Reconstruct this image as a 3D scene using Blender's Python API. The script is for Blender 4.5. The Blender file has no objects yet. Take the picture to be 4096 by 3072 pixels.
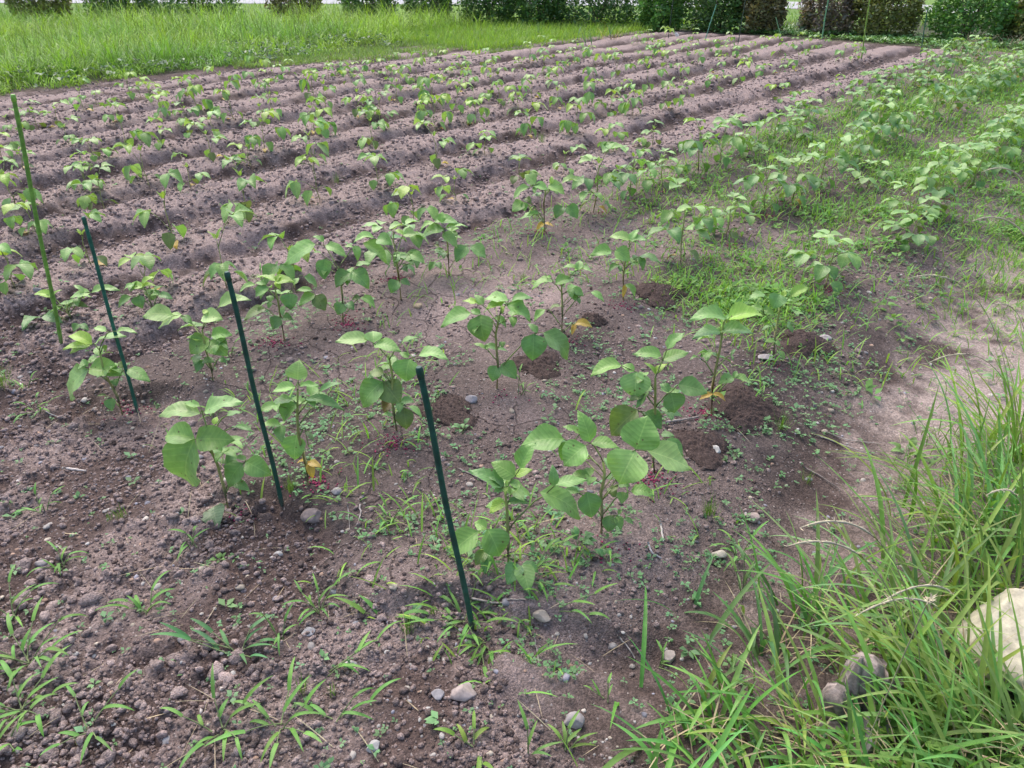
import bpy, math, random
import numpy as np
rng = np.random.default_rng(11)
random.seed(5)
scene = bpy.context.scene
COL = scene.collection
# ------------------------------------------------------------------ camera model of the photograph
FPX = 2957.0; TH = math.radians(30.3); CAMH = 1.5; K = 4096 / 2212
CT, ST = math.cos(TH), math.sin(TH)
ROWA = math.radians(49.3); CA, SA = math.cos(ROWA), math.sin(ROWA)

def ray(u, v):
    a = (u - 2048) / FPX; b = (1536 - v) / FPX
    return np.array([a, CT + b * ST, -ST + b * CT])

# ------------------------------------------------------------------ noise helpers
def _h(ix, iy, seed):
    n = (ix.astype(np.int64) * 374761393 + iy.astype(np.int64) * 668265263 + seed * 974711) & 0xffffffff
    n = ((n ^ (n >> 13)) * 1274126177) & 0xffffffff
    n = ((n ^ (n >> 16)) * 2246822519) & 0xffffffff
    return ((n ^ (n >> 15)) & 0xffffff) / float(0xffffff)

def vnoise(x, y, seed=0):
    ix = np.floor(x); iy = np.floor(y); fx = x - ix; fy = y - iy
    fx = fx * fx * fx * (fx * (fx * 6 - 15) + 10); fy = fy * fy * fy * (fy * (fy * 6 - 15) + 10)
    a = _h(ix, iy, seed); b = _h(ix + 1, iy, seed); c = _h(ix, iy + 1, seed); d = _h(ix + 1, iy + 1, seed)
    return (a * (1 - fx) + b * fx) * (1 - fy) + (c * (1 - fx) + d * fx) * fy

def fbm(x, y, seed=0, oct=4):
    r = 0; amp = .5; tot = 0
    for o in range(oct):
        r = r + amp * vnoise(x * 2 ** o + 17.3 * o, y * 2 ** o - 9.1 * o, seed + o); tot += amp; amp *= .5
    return r / tot

def worley(x, y, seed):
    ix = np.floor(x); iy = np.floor(y)
    best = np.full(x.shape, 9.0); val = np.zeros(x.shape)
    for dx in (-1, 0, 1):
        for dy in (-1, 0, 1):
            jx = ix + dx; jy = iy + dy
            px = jx + .15 + .7 * _h(jx, jy, seed); py = jy + .15 + .7 * _h(jx, jy, seed + 7)
            d = (x - px) ** 2 + (y - py) ** 2
            m = d < best
            best = np.where(m, d, best); val = np.where(m, _h(jx, jy, seed + 13), val)
    return np.sqrt(best), val

def sm(a, b, x):
    t = np.clip((x - a) / (b - a), 0, 1); return t * t * (3 - 2 * t)

def cs(x, y): return -x * SA + y * CA, x * CA + y * SA
def xy(c, s): return -c * SA + s * CA, c * CA + s * SA

PER = .765
MOUNDS = [(1425, 640, .12, .045), (1285, 695, .055, .03), (1735, 745, .12, .045), (1600, 872, .13, .05), (968, 892, .10, .014), (1165, 790, .10, .016), (1515, 965, .10, .02), (1610, 905, .09, .018)]

def zones(x, y):
    c, s = cs(x, y)
    wob = (vnoise(s * 1.1, c * .8, 3) - .5) * .12 + (vnoise(s * 4, c * 4, 4) - .5) * .07 + (vnoise(s * 12, c * 12, 6) - .5) * .07
    tilled = sm(2.98, 3.2, c + wob) * (1 - sm(10.3, 11.0, c + wob * 4)) * (1 - sm(15.3, 16.1, s)) * sm(.45, .95, s + wob)
    send = .86 + (vnoise(c * 3.2, 0 * c, 9) - .5) * .3 + (vnoise(c * 14, s * 9, 10) - .5) * .10
    head = (1 - sm(send - .05, send + .06, s)) * sm(-.2, .35, c + wob) * (1 - sm(5, 6, c))
    bed = (1 - sm(2.95, 3.15, c + wob)) * sm(.45, .75, c + wob) * (1 - head) * (1 - sm(15.3, 16.1, s))
    return c, s, wob, tilled, head, bed

def hollow(x, y): return np.exp(-np.abs((x - .19 + (vnoise(x * 20, y * 20, 8) - .5) * .05) / .23) ** 4 - np.abs((y - 1.235 + .10 * (x - .2) + (vnoise(x * 16, y * 16, 9) - .5) * .05) / .065) ** 4)
def height(x, y, detail=True, ret=False):
    x = np.asarray(x, float); y = np.asarray(y, float)
    c, s, wob, T, Hd, B = zones(x, y)
    near = 1 - sm(17, 22, y)
    z = (fbm(x * .5, y * .5, 21, 3) - .5) * .05 * near
    tri = .5 + .5 * np.cos(2 * np.pi * (c + wob * .7 - 3.38) / PER)
    ridge = sm(.12, .68, tri + .30 * (vnoise(x * 7, y * 7, 35) - .5) + .22 * (vnoise(x * 17, y * 17, 36) - .5)) * (.6 + .5 * vnoise(s * .9, np.floor((c - 3) / PER), 31) + .22 * vnoise(s * 5, c * 5, 33))
    amp = .076 - .012 * sm(6.5, 8, c) - .04 * sm(8.8, 9.6, c)
    z = z + T * (ridge * amp - .02)
    bump = np.exp(-((c - .98) / .2) ** 2) + np.exp(-((c - 1.76) / .2) ** 2) + np.exp(-((c - 2.6) / .2) ** 2)
    z = z + B * (.045 + bump * .035)
    side = (1 - sm(.35, .8, c)) * sm(.9, 1.6, s) * (1 - sm(15.5, 17, s))
    z = z - .03 * side
    bank = (1 - sm(-.1, .45, c)) * (1 - sm(2.2, 3.2, s))
    z = z + bank * .06
    z = z - .055 * hollow(x, y)
    if detail:
        rough = np.clip(T * (.55 + .5 * sm(.1, .9, tri)) + Hd * (.55 + .8 * sm(.42, .6, fbm(x * 2.2, y * 2.2, 77, 3))) + B * .16 + side * .22, 0, 1.2)
        far = 1 - .5 * sm(7, 14, y)
        m = np.zeros(x.shape)
        idx = np.nonzero((rough > .02) & (y < 19))
        xx = x[idx] + (fbm(x[idx] * 30, y[idx] * 30, 5, 2) - .5) * .03; yy = y[idx] + (fbm(x[idx] * 30, y[idx] * 30, 6, 2) - .5) * .03
        acc = 0
        for k, (sz, a) in enumerate(((.12, .014), (.055, .014), (.03, .012), (.015, .007))):
            d, v = worley(xx / sz, yy / sz, 100 + k * 20)
            acc = acc + a * (np.clip(1 - (d / .62) ** 2, 0, 1) * (.25 + 1.0 * v * v))
        m[idx] = acc
        m = m * rough * far
        z = z + m + (fbm(x * 9, y * 9, 41, 4) - .5) * .022 * (.35 + rough) * near
        # steep crumbly edge where the bed stops
    else:
        m = 0; rough = 0
    if ret: return z, c, s, T, Hd, B, tri, m, rough, side, bank
    return z

def hz(x, y): return float(height(np.array([x]), np.array([y]))[0])

def at(u, v, k=K):
    """ground point that the pixel (u, v) of the photograph shows"""
    d = ray(u * k, v * k); z = 0.03; p = None
    for _ in range(6):
        t = (z - CAMH) / d[2]; p = d * t; z = float(height(p[0:1], p[1:2], False)[0])
    return p[0], p[1], hz(p[0], p[1])

def on_plane(u, v, yb, k=K):
    d = ray(u * k, v * k); t = yb / d[1]
    return np.array([d[0] * t, yb, CAMH + d[2] * t])

# ------------------------------------------------------------------ mesh helpers
def make_mesh(name, V, F, mat, col=None, uv=None, smooth=True):
    V = np.asarray(V, np.float32); me = bpy.data.meshes.new(name)
    if isinstance(F, np.ndarray): groups = [F]
    else: groups = [np.asarray(f) for f in F if len(f)]
    flat = np.concatenate([g.ravel() for g in groups]).astype(np.int32)
    tot = np.concatenate([np.full(len(g), g.shape[1]) for g in groups]).astype(np.int32)
    st = np.concatenate([[0], np.cumsum(tot)[:-1]]).astype(np.int32)
    me.vertices.add(len(V)); me.vertices.foreach_set('co', V.ravel())
    me.loops.add(len(flat)); me.loops.foreach_set('vertex_index', flat)
    me.polygons.add(len(tot)); me.polygons.foreach_set('loop_start', st); me.polygons.foreach_set('loop_total', tot)
    if smooth: me.polygons.foreach_set('use_smooth', np.ones(len(tot), bool))
    me.update(calc_edges=True)
    if col is not None:
        a = me.color_attributes.new('Col', 'FLOAT_COLOR', 'POINT')
        c4 = np.zeros((len(V), 4), np.float32); c4[:, :np.shape(col)[1]] = col; a.data.foreach_set('color', c4.ravel())
    if uv is not None:
        l = me.uv_layers.new(name='UVMap'); l.data.foreach_set('uv', np.asarray(uv, np.float32)[flat].ravel())
    if mat: me.materials.append(mat)
    return me

class MB:
    """collects pieces into ONE mesh (quads and triangles)"""
    def __init__(self): self.V = []; self.Q = []; self.T = []; self.C = []; self.U = []; self.n = 0
    def add(self, V, F, col, uv=None):
        V = np.asarray(V, float); F = np.asarray(F)
        if F.shape[1] == 4: self.Q.append(F + self.n)
        else: self.T.append(F + self.n)
        self.V.append(V); c = np.asarray(col, float)
        self.C.append(np.broadcast_to(c, (len(V), 3)))
        self.U.append(np.asarray(uv, float) if uv is not None else np.full((len(V), 2), -1.))
        self.n += len(V)
    def build(self, name, mat, parent=None, org=(0, 0, 0), smooth=True, link=True):
        V = np.concatenate(self.V) - np.asarray(org)
        g = []
        if self.Q: g.append(np.concatenate(self.Q))
        if self.T: g.append(np.concatenate(self.T))
        me = make_mesh(name, V, g, mat, np.concatenate(self.C), np.concatenate(self.U), smooth)
        o = bpy.data.objects.new(name, me); COL.objects.link(o)
        if parent is not None: o.parent = parent
        else: o.location = org
        return o

def tag(o, label=None, cat=None, group=None, kind=None):
    if label: o['label'] = label
    if cat: o['category'] = cat
    if group: o['group'] = group
    if kind: o['kind'] = kind
    return o

def thing(name, loc, label, cat, group=None, rz=0):
    o = bpy.data.objects.new(name, None); COL.objects.link(o); o.empty_display_size = .05
    o.location = loc; o.rotation_euler = (0, 0, rz)
    return tag(o, label, cat, group)

def nrm(v): return v / (np.linalg.norm(v) + 1e-9)

def tube(P, R, k=6, cap=True):
    P = np.asarray(P, float); n = len(P); R = np.broadcast_to(np.asarray(R, float), (n,))
    V = []; prev = np.array([.3, .8, .1])
    for i in range(n):
        t = nrm(P[min(i + 1, n - 1)] - P[max(i - 1, 0)])
        a = nrm(np.cross(t, prev)) if abs(np.dot(nrm(prev), t)) < .99 else nrm(np.cross(t, [1, 0, 0]))
        b = np.cross(t, a); prev = b if i == 0 else prev
        for j in range(k):
            an = 2 * math.pi * j / k; V.append(P[i] + R[i] * (math.cos(an) * a + math.sin(an) * b))
    F = [[i * k + j, i * k + (j + 1) % k, (i + 1) * k + (j + 1) % k, (i + 1) * k + j] for i in range(n - 1) for j in range(k)]
    if cap:
        V.append(P[0]); V.append(P[-1]); a = n * k
        for j in range(k):
            F.append([a, (j + 1) % k, j, a]); F.append([a + 1, (n - 1) * k + j, (n - 1) * k + (j + 1) % k, a + 1])
        F = [f if f[0] != f[3] else [f[0], f[1], f[2], f[2]] for f in F]
    F = np.array(F)
    return np.array(V), F

def add_tube(mb, P, R, col, k=6):
    V, F = tube(P, R, k, cap=False); mb.add(V, F, col)
    n = len(P); V2 = np.vstack([V[:k], V[-k:], [np.asarray(P[0])], [np.asarray(P[-1])]])
    T = [[2 * k, (j + 1) % k, j] for j in range(k)] + [[2 * k + 1, k + j, k + (j + 1) % k] for j in range(k)]
    c = np.asarray(col)
    mb.add(V2, np.array(T), c if c.ndim == 1 else c[-1])

def blades(P, az, L, W, lean, bend, seg, col, fold=0.0, basew=.6):
    """ribbons that rise from P and arch over; returns verts, quads, colours"""
    P = np.asarray(P, float); N = len(P); az = np.broadcast_to(az, (N,)); L = np.broadcast_to(L, (N,)); W = np.broadcast_to(W, (N,))
    lean = np.broadcast_to(lean, (N,)); bend = np.broadcast_to(bend, (N,))
    dirv = np.stack([np.cos(az), np.sin(az), 0 * az], 1); side = np.stack([-np.sin(az), np.cos(az), 0 * az], 1)
    cur = P.copy(); nc = 3 if fold else 2
    V = np.zeros((N, seg + 1, nc, 3))
    for i in range(seg + 1):
        t = i / seg
        w = W * .5 * (basew + (1 - basew) * min(1, t * 3)) * (max(0, 1 - t ** 2.2) ** .8 + .02)
        th = lean + bend * t
        up = np.stack([-np.cos(th) * np.cos(az), -np.cos(th) * np.sin(az), np.sin(th)], 1)
        if nc == 2:
            V[:, i, 0] = cur - side * w[:, None]; V[:, i, 1] = cur + side * w[:, None]
        else:
            V[:, i, 0] = cur - side * w[:, None] + up * (w * fold)[:, None]; V[:, i, 1] = cur; V[:, i, 2] = cur + side * w[:, None] + up * (w * fold)[:, None]
        th2 = lean + bend * (t + .5 / seg)
        cur = cur + (L / seg)[:, None] * (dirv * np.sin(th2)[:, None] + np.array([0, 0, 1.]) * np.cos(th2)[:, None])
    V = V.reshape(-1, 3)
    base = (np.arange(N) * (seg + 1) * nc)[:, None, None, None]
    q = []
    for i in range(seg):
        for j in range(nc - 1):
            q.append([i * nc + j, i * nc + j + 1, (i + 1) * nc + j + 1, (i + 1) * nc + j])
    F = (np.arange(N)[:, None, None] * (seg + 1) * nc + np.array(q)[None]).reshape(-1, 4)
    C = np.repeat(np.asarray(col, float).reshape(-1, 3) if np.ndim(col) > 1 else np.tile(col, (N, 1)), (seg + 1) * nc, 0)
    return V, F, C

def prof(t):
    t = np.clip(t, 0, 1); return t ** .55 * (1 - t) ** .95 / (.367 ** .55 * .633 ** .95)

def leaflet(mb, B, T, up, W, col, fold=.25, arch=.1, wave=.03, nx=9, ny=7, seed=0):
    B = np.asarray(B, float); T = np.asarray(T, float); X = T - B; L = np.linalg.norm(X); X = X / L
    Z = np.asarray(up, float); Z = nrm(Z - X * np.dot(Z, X)); Y = np.cross(Z, X)
    t = np.linspace(0, 1, nx)[:, None]; s = np.linspace(-1, 1, ny)[None, :]
    w = prof(t) * W * .5
    ph = (seed * 1.7) % 6.28
    zz = fold * np.abs(s) ** 1.3 * w + arch * L * 4 * t * (1 - t) + wave * L * np.abs(s) * (np.sin(9 * t + ph + 2 * s) + .6 * np.sin(17 * t + 2.3 * ph)) * prof(t) - .12 * L * t * t * (s * s) * .5
    tw = .12 * math.sin(seed * 2.9) * t
    V = B + X * (L * t[..., None]) + Y * (s * w)[..., None] + Z * (zz + tw * s * w)[..., None]
    V = V.reshape(-1, 3)
    uv = np.stack(np.broadcast_arrays(s * prof(t) * .31, t + 0 * s), -1).reshape(-1, 2)
    i, j = np.meshgrid(np.arange(nx - 1), np.arange(ny - 1), indexing='ij')
    a = (i * ny + j).ravel(); F = np.stack([a, a + 1, a + ny + 1, a + ny], 1)
    mb.add(V, F, col, uv)

# ------------------------------------------------------------------ materials
def new_mat(name):
    m = bpy.data.materials.new(name); m.use_nodes = True; nt = m.node_tree
    return m, nt, nt.nodes, nt.links, nt.nodes['Principled BSDF'], nt.nodes['Material Output']

def N(nodes, typ, **kw):
    n = nodes.new(typ)
    for k, v in kw.items():
        if k.startswith('i_'): n.inputs[k[2:].replace('_', ' ')].default_value = v
        else: setattr(n, k, v)
    return n

def mathn(nd, ln, op, a, b=None, c=None):
    n = nd.new('ShaderNodeMath'); n.operation = op
    for i, q in enumerate((a, b, c)):
        if q is None: continue
        if isinstance(q, (int, float)): n.inputs[i].default_value = q
        else: ln.new(q, n.inputs[i])
    return n.outputs[0]

def mat_soil(name='soil', scale=1.0, rough=.95, spk=.35):
    m, nt, nd, ln, p, out = new_mat(name)
    at_ = N(nd, 'ShaderNodeAttribute', attribute_name='Col')
    tc = N(nd, 'ShaderNodeTexCoord')
    n1 = N(nd, 'ShaderNodeTexNoise', i_Scale=70 * scale, i_Detail=6, i_Roughness=.7)
    n2 = N(nd, 'ShaderNodeTexVoronoi', i_Scale=210 * scale)
    n3 = N(nd, 'ShaderNodeTexNoise', i_Scale=420 * scale, i_Detail=3)
    for n in (n1, n2, n3): ln.new(tc.outputs['Object'], n.inputs['Vector'])
    mr = N(nd, 'ShaderNodeMapRange'); mr.inputs[1].default_value = .25; mr.inputs[2].default_value = .75; mr.inputs[3].default_value = .55; mr.inputs[4].default_value = 1.45
    ln.new(n1.outputs[0], mr.inputs[0])
    # single pale and dark grains
    g = N(nd, 'ShaderNodeMapRange'); g.inputs[1].default_value = 0; g.inputs[2].default_value = 1; g.inputs[3].default_value = .72; g.inputs[4].default_value = 1.35
    sep = N(nd, 'ShaderNodeSeparateColor'); ln.new(n2.outputs['Color'], sep.inputs[0]); ln.new(sep.outputs[0], g.inputs[0])
    mul = mathn(nd, ln, 'MULTIPLY', mr.outputs[0], g.outputs[0])
    spark = mathn(nd, ln, 'GREATER_THAN', sep.outputs[1], .985)
    mx = N(nd, 'ShaderNodeVectorMath', operation='SCALE'); ln.new(at_.outputs['Color'], mx.inputs[0]); ln.new(mul, mx.inputs['Scale'])
    mix = N(nd, 'ShaderNodeMix', data_type='RGBA'); ln.new(mathn(nd, ln, 'MULTIPLY', spark, spk), mix.inputs[0]); ln.new(mx.outputs[0], mix.inputs[6]); mix.inputs[7].default_value = (.55, .50, .48, 1)
    # drying cracks in the smooth silt (the attribute's alpha says where)
    wn = N(nd, 'ShaderNodeTexNoise', i_Scale=9., i_Detail=3); ln.new(tc.outputs['Object'], wn.inputs['Vector'])
    wv = N(nd, 'ShaderNodeVectorMath', operation='SCALE'); ln.new(wn.outputs['Color'], wv.inputs[0]); wv.inputs['Scale'].default_value = .10
    wa = N(nd, 'ShaderNodeVectorMath', operation='ADD'); ln.new(tc.outputs['Object'], wa.inputs[0]); ln.new(wv.outputs[0], wa.inputs[1])
    cv = N(nd, 'ShaderNodeTexVoronoi', feature='DISTANCE_TO_EDGE', i_Scale=5.2); ln.new(wa.outputs[0], cv.inputs['Vector'])
    cm = N(nd, 'ShaderNodeMapRange', interpolation_type='SMOOTHSTEP'); cm.inputs[1].default_value = .004; cm.inputs[2].default_value = .022; cm.inputs[3].default_value = 1; cm.inputs[4].default_value = 0; ln.new(cv.outputs['Distance'], cm.inputs[0])
    ck = mathn(nd, ln, 'MULTIPLY', cm.outputs[0], at_.outputs['Alpha'])
    mix2 = N(nd, 'ShaderNodeMix', data_type='RGBA'); ln.new(mathn(nd, ln, 'MULTIPLY', ck, .7), mix2.inputs[0]); ln.new(mix.outputs[2], mix2.inputs[6]); mix2.inputs[7].default_value = (.05, .036, .033, 1)
    ln.new(mix2.outputs[2], p.inputs['Base Color'])
    p.inputs['Roughness'].default_value = rough; p.inputs['Specular IOR Level'].default_value = .25
    add = mathn(nd, ln, 'ADD', n1.outputs[0], mathn(nd, ln, 'MULTIPLY', n3.outputs[0], .35))
    add = mathn(nd, ln, 'SUBTRACT', add, mathn(nd, ln, 'MULTIPLY', n2.outputs['Distance'], .5))
    add = mathn(nd, ln, 'SUBTRACT', add, mathn(nd, ln, 'MULTIPLY', ck, 1.0))
    b = N(nd, 'ShaderNodeBump', i_Strength=.85, i_Distance=.007); ln.new(add, b.inputs['Height']); ln.new(b.outputs[0], p.inputs['Normal'])
    return m

def mat_leaf(name, veins=True, trans=.27, rough=.42, spec=.55, tcol=(1.15, 1.25, .5)):
    m, nt, nd, ln, p, out = new_mat(name)
    at_ = N(nd, 'ShaderNodeAttribute', attribute_name='Col')
    tc = N(nd, 'ShaderNodeTexCoord')
    n1 = N(nd, 'ShaderNodeTexNoise', i_Scale=45., i_Detail=4); ln.new(tc.outputs['Object'], n1.inputs['Vector'])
    mr = N(nd, 'ShaderNodeMapRange'); mr.inputs[1].default_value = .3; mr.inputs[2].default_value = .7; mr.inputs[3].default_value = .86; mr.inputs[4].default_value = 1.14
    ln.new(n1.outputs[0], mr.inputs[0])
    sc = N(nd, 'ShaderNodeVectorMath', operation='SCALE'); ln.new(at_.outputs['Color'], sc.inputs[0]); ln.new(mr.outputs[0], sc.inputs['Scale'])
    colout = sc.outputs[0]
    if veins:
        uv = N(nd, 'ShaderNodeUVMap', uv_map='UVMap'); sx = N(nd, 'ShaderNodeSeparateXYZ'); ln.new(uv.outputs[0], sx.inputs[0])
        au = mathn(nd, ln, 'ABSOLUTE', sx.outputs[0])
        q = mathn(nd, ln, 'MULTIPLY', mathn(nd, ln, 'SUBTRACT', sx.outputs[1], mathn(nd, ln, 'MULTIPLY', au, .75)), 8.0)
        pp = mathn(nd, ln, 'PINGPONG', q, .5)
        lat = N(nd, 'ShaderNodeMapRange', interpolation_type='SMOOTHSTEP'); lat.inputs[1].default_value = 0; lat.inputs[2].default_value = .14; lat.inputs[3].default_value = 1; lat.inputs[4].default_value = 0
        ln.new(pp, lat.inputs[0])
        mid = N(nd, 'ShaderNodeMapRange', interpolation_type='SMOOTHSTEP'); mid.inputs[1].default_value = .004; mid.inputs[2].default_value = .016; mid.inputs[3].default_value = 1; mid.inputs[4].default_value = 0
        ln.new(au, mid.inputs[0])
        v = mathn(nd, ln, 'MAXIMUM', mathn(nd, ln, 'MULTIPLY', lat.outputs[0], .5), mid.outputs[0])
        v = mathn(nd, ln, 'MULTIPLY', v, mathn(nd, ln, 'GREATER_THAN', sx.outputs[1], -.5))
        mix = N(nd, 'ShaderNodeMix', data_type='RGBA', blend_type='MIX')
        ln.new(mathn(nd, ln, 'MULTIPLY', v, .42), mix.inputs[0]); ln.new(colout, mix.inputs[6])
        lt = N(nd, 'ShaderNodeVectorMath', operation='MULTIPLY'); ln.new(colout, lt.inputs[0]); lt.inputs[1].default_value = (2.0, 1.6, 1.9)
        ln.new(lt.outputs[0], mix.inputs[7]); colout = mix.outputs[2]
        hgt = mathn(nd, ln, 'ADD', mathn(nd, ln, 'MULTIPLY', pp, .5), mathn(nd, ln, 'MULTIPLY', n1.outputs[0], .9))
        b = N(nd, 'ShaderNodeBump', i_Strength=.5, i_Distance=.003); ln.new(hgt, b.inputs['Height']); ln.new(b.outputs[0], p.inputs['Normal'])
    if veins:   # insect bites and brown specks
        vs_ = N(nd, 'ShaderNodeTexVoronoi', i_Scale=75.); ln.new(tc.outputs['Object'], vs_.inputs['Vector'])
        sv = N(nd, 'ShaderNodeSeparateColor'); ln.new(vs_.outputs['Color'], sv.inputs[0])
        sp = mathn(nd, ln, 'MULTIPLY', mathn(nd, ln, 'LESS_THAN', vs_.outputs['Distance'], .22), mathn(nd, ln, 'GREATER_THAN', sv.outputs[0], .90))
        mx3 = N(nd, 'ShaderNodeMix', data_type='RGBA'); ln.new(mathn(nd, ln, 'MULTIPLY', sp, .75), mx3.inputs[0]); ln.new(colout, mx3.inputs[6]); mx3.inputs[7].default_value = (.11, .075, .03, 1); colout = mx3.outputs[2]
    ln.new(colout, p.inputs['Base Color'])
    p.inputs['Roughness'].default_value = rough; p.inputs['Specular IOR Level'].default_value = spec
    p.inputs['Sheen Weight'].default_value = .14 if veins else .0; p.inputs['Sheen Roughness'].default_value = .45
    tr = N(nd, 'ShaderNodeBsdfTranslucent'); tm = N(nd, 'ShaderNodeVectorMath', operation='MULTIPLY'); ln.new(colout, tm.inputs[0]); tm.inputs[1].default_value = tcol
    ln.new(tm.outputs[0], tr.inputs['Color'])
    ms = N(nd, 'ShaderNodeMixShader'); ms.inputs[0].default_value = trans
    ln.new(p.outputs[0], ms.inputs[1]); ln.new(tr.outputs[0], ms.inputs[2]); ln.new(ms.outputs[0], out.inputs['Surface'])
    return m

def mat_attr(name, rough=.6, spec=.4, noise=60., nstr=.25, bump=.3, bdist=.003):
    m, nt, nd, ln, p, out = new_mat(name)
    at_ = N(nd, 'ShaderNodeAttribute', attribute_name='Col'); tc = N(nd, 'ShaderNodeTexCoord')
    n1 = N(nd, 'ShaderNodeTexNoise', i_Scale=noise, i_Detail=6, i_Roughness=.65); ln.new(tc.outputs['Object'], n1.inputs['Vector'])
    mr = N(nd, 'ShaderNodeMapRange'); mr.inputs[1].default_value = .3; mr.inputs[2].default_value = .7; mr.inputs[3].default_value = 1 - nstr; mr.inputs[4].default_value = 1 + nstr
    ln.new(n1.outputs[0], mr.inputs[0])
    sc = N(nd, 'ShaderNodeVectorMath', operation='SCALE'); ln.new(at_.outputs['Color'], sc.inputs[0]); ln.new(mr.outputs[0], sc.inputs['Scale'])
    ln.new(sc.outputs[0], p.inputs['Base Color']); p.inputs['Roughness'].default_value = rough; p.inputs['Specular IOR Level'].default_value = spec
    if bump:
        b = N(nd, 'ShaderNodeBump', i_Strength=bump, i_Distance=bdist); ln.new(n1.outputs[0], b.inputs['Height']); ln.new(b.outputs[0], p.inputs['Normal'])
    return m

M_SOIL = mat_soil('soil'); M_CRUMB = mat_soil('crumbly_soil', 1.3, .95, .15); M_MOUND = mat_soil('loose_dark_crumbs', 1.6, .95, 0.)
M_LEAF = mat_leaf('soybean_leaf'); M_GRASS = mat_leaf('grass_blade', veins=False, trans=.33, rough=.5, spec=.3)
M_BUSH = mat_leaf('shrub_leaf', veins=False, trans=.2, rough=.45)
M_STEM = mat_attr('plant_stem', .65, .3, 90, .2, 0)
M_STONE = mat_attr('stone', .85, .3, 35, .35, .5, .004)
M_WOOD = mat_attr('weathered_wood', .9, .2, 70, .5, .8, .004)
M_PINK = mat_attr('pink_pellet', .7, .3, 200, .3, 0)
M_STRAW = mat_attr('dry_straw', .8, .2, 120, .25, 0)
M_STAKE = mat_attr('coated_stake', .5, .45, 55, .4, .3, .001)
M_ROAD = mat_attr('road_surface', .9, .2, 8, .08, .1, .004)
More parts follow.
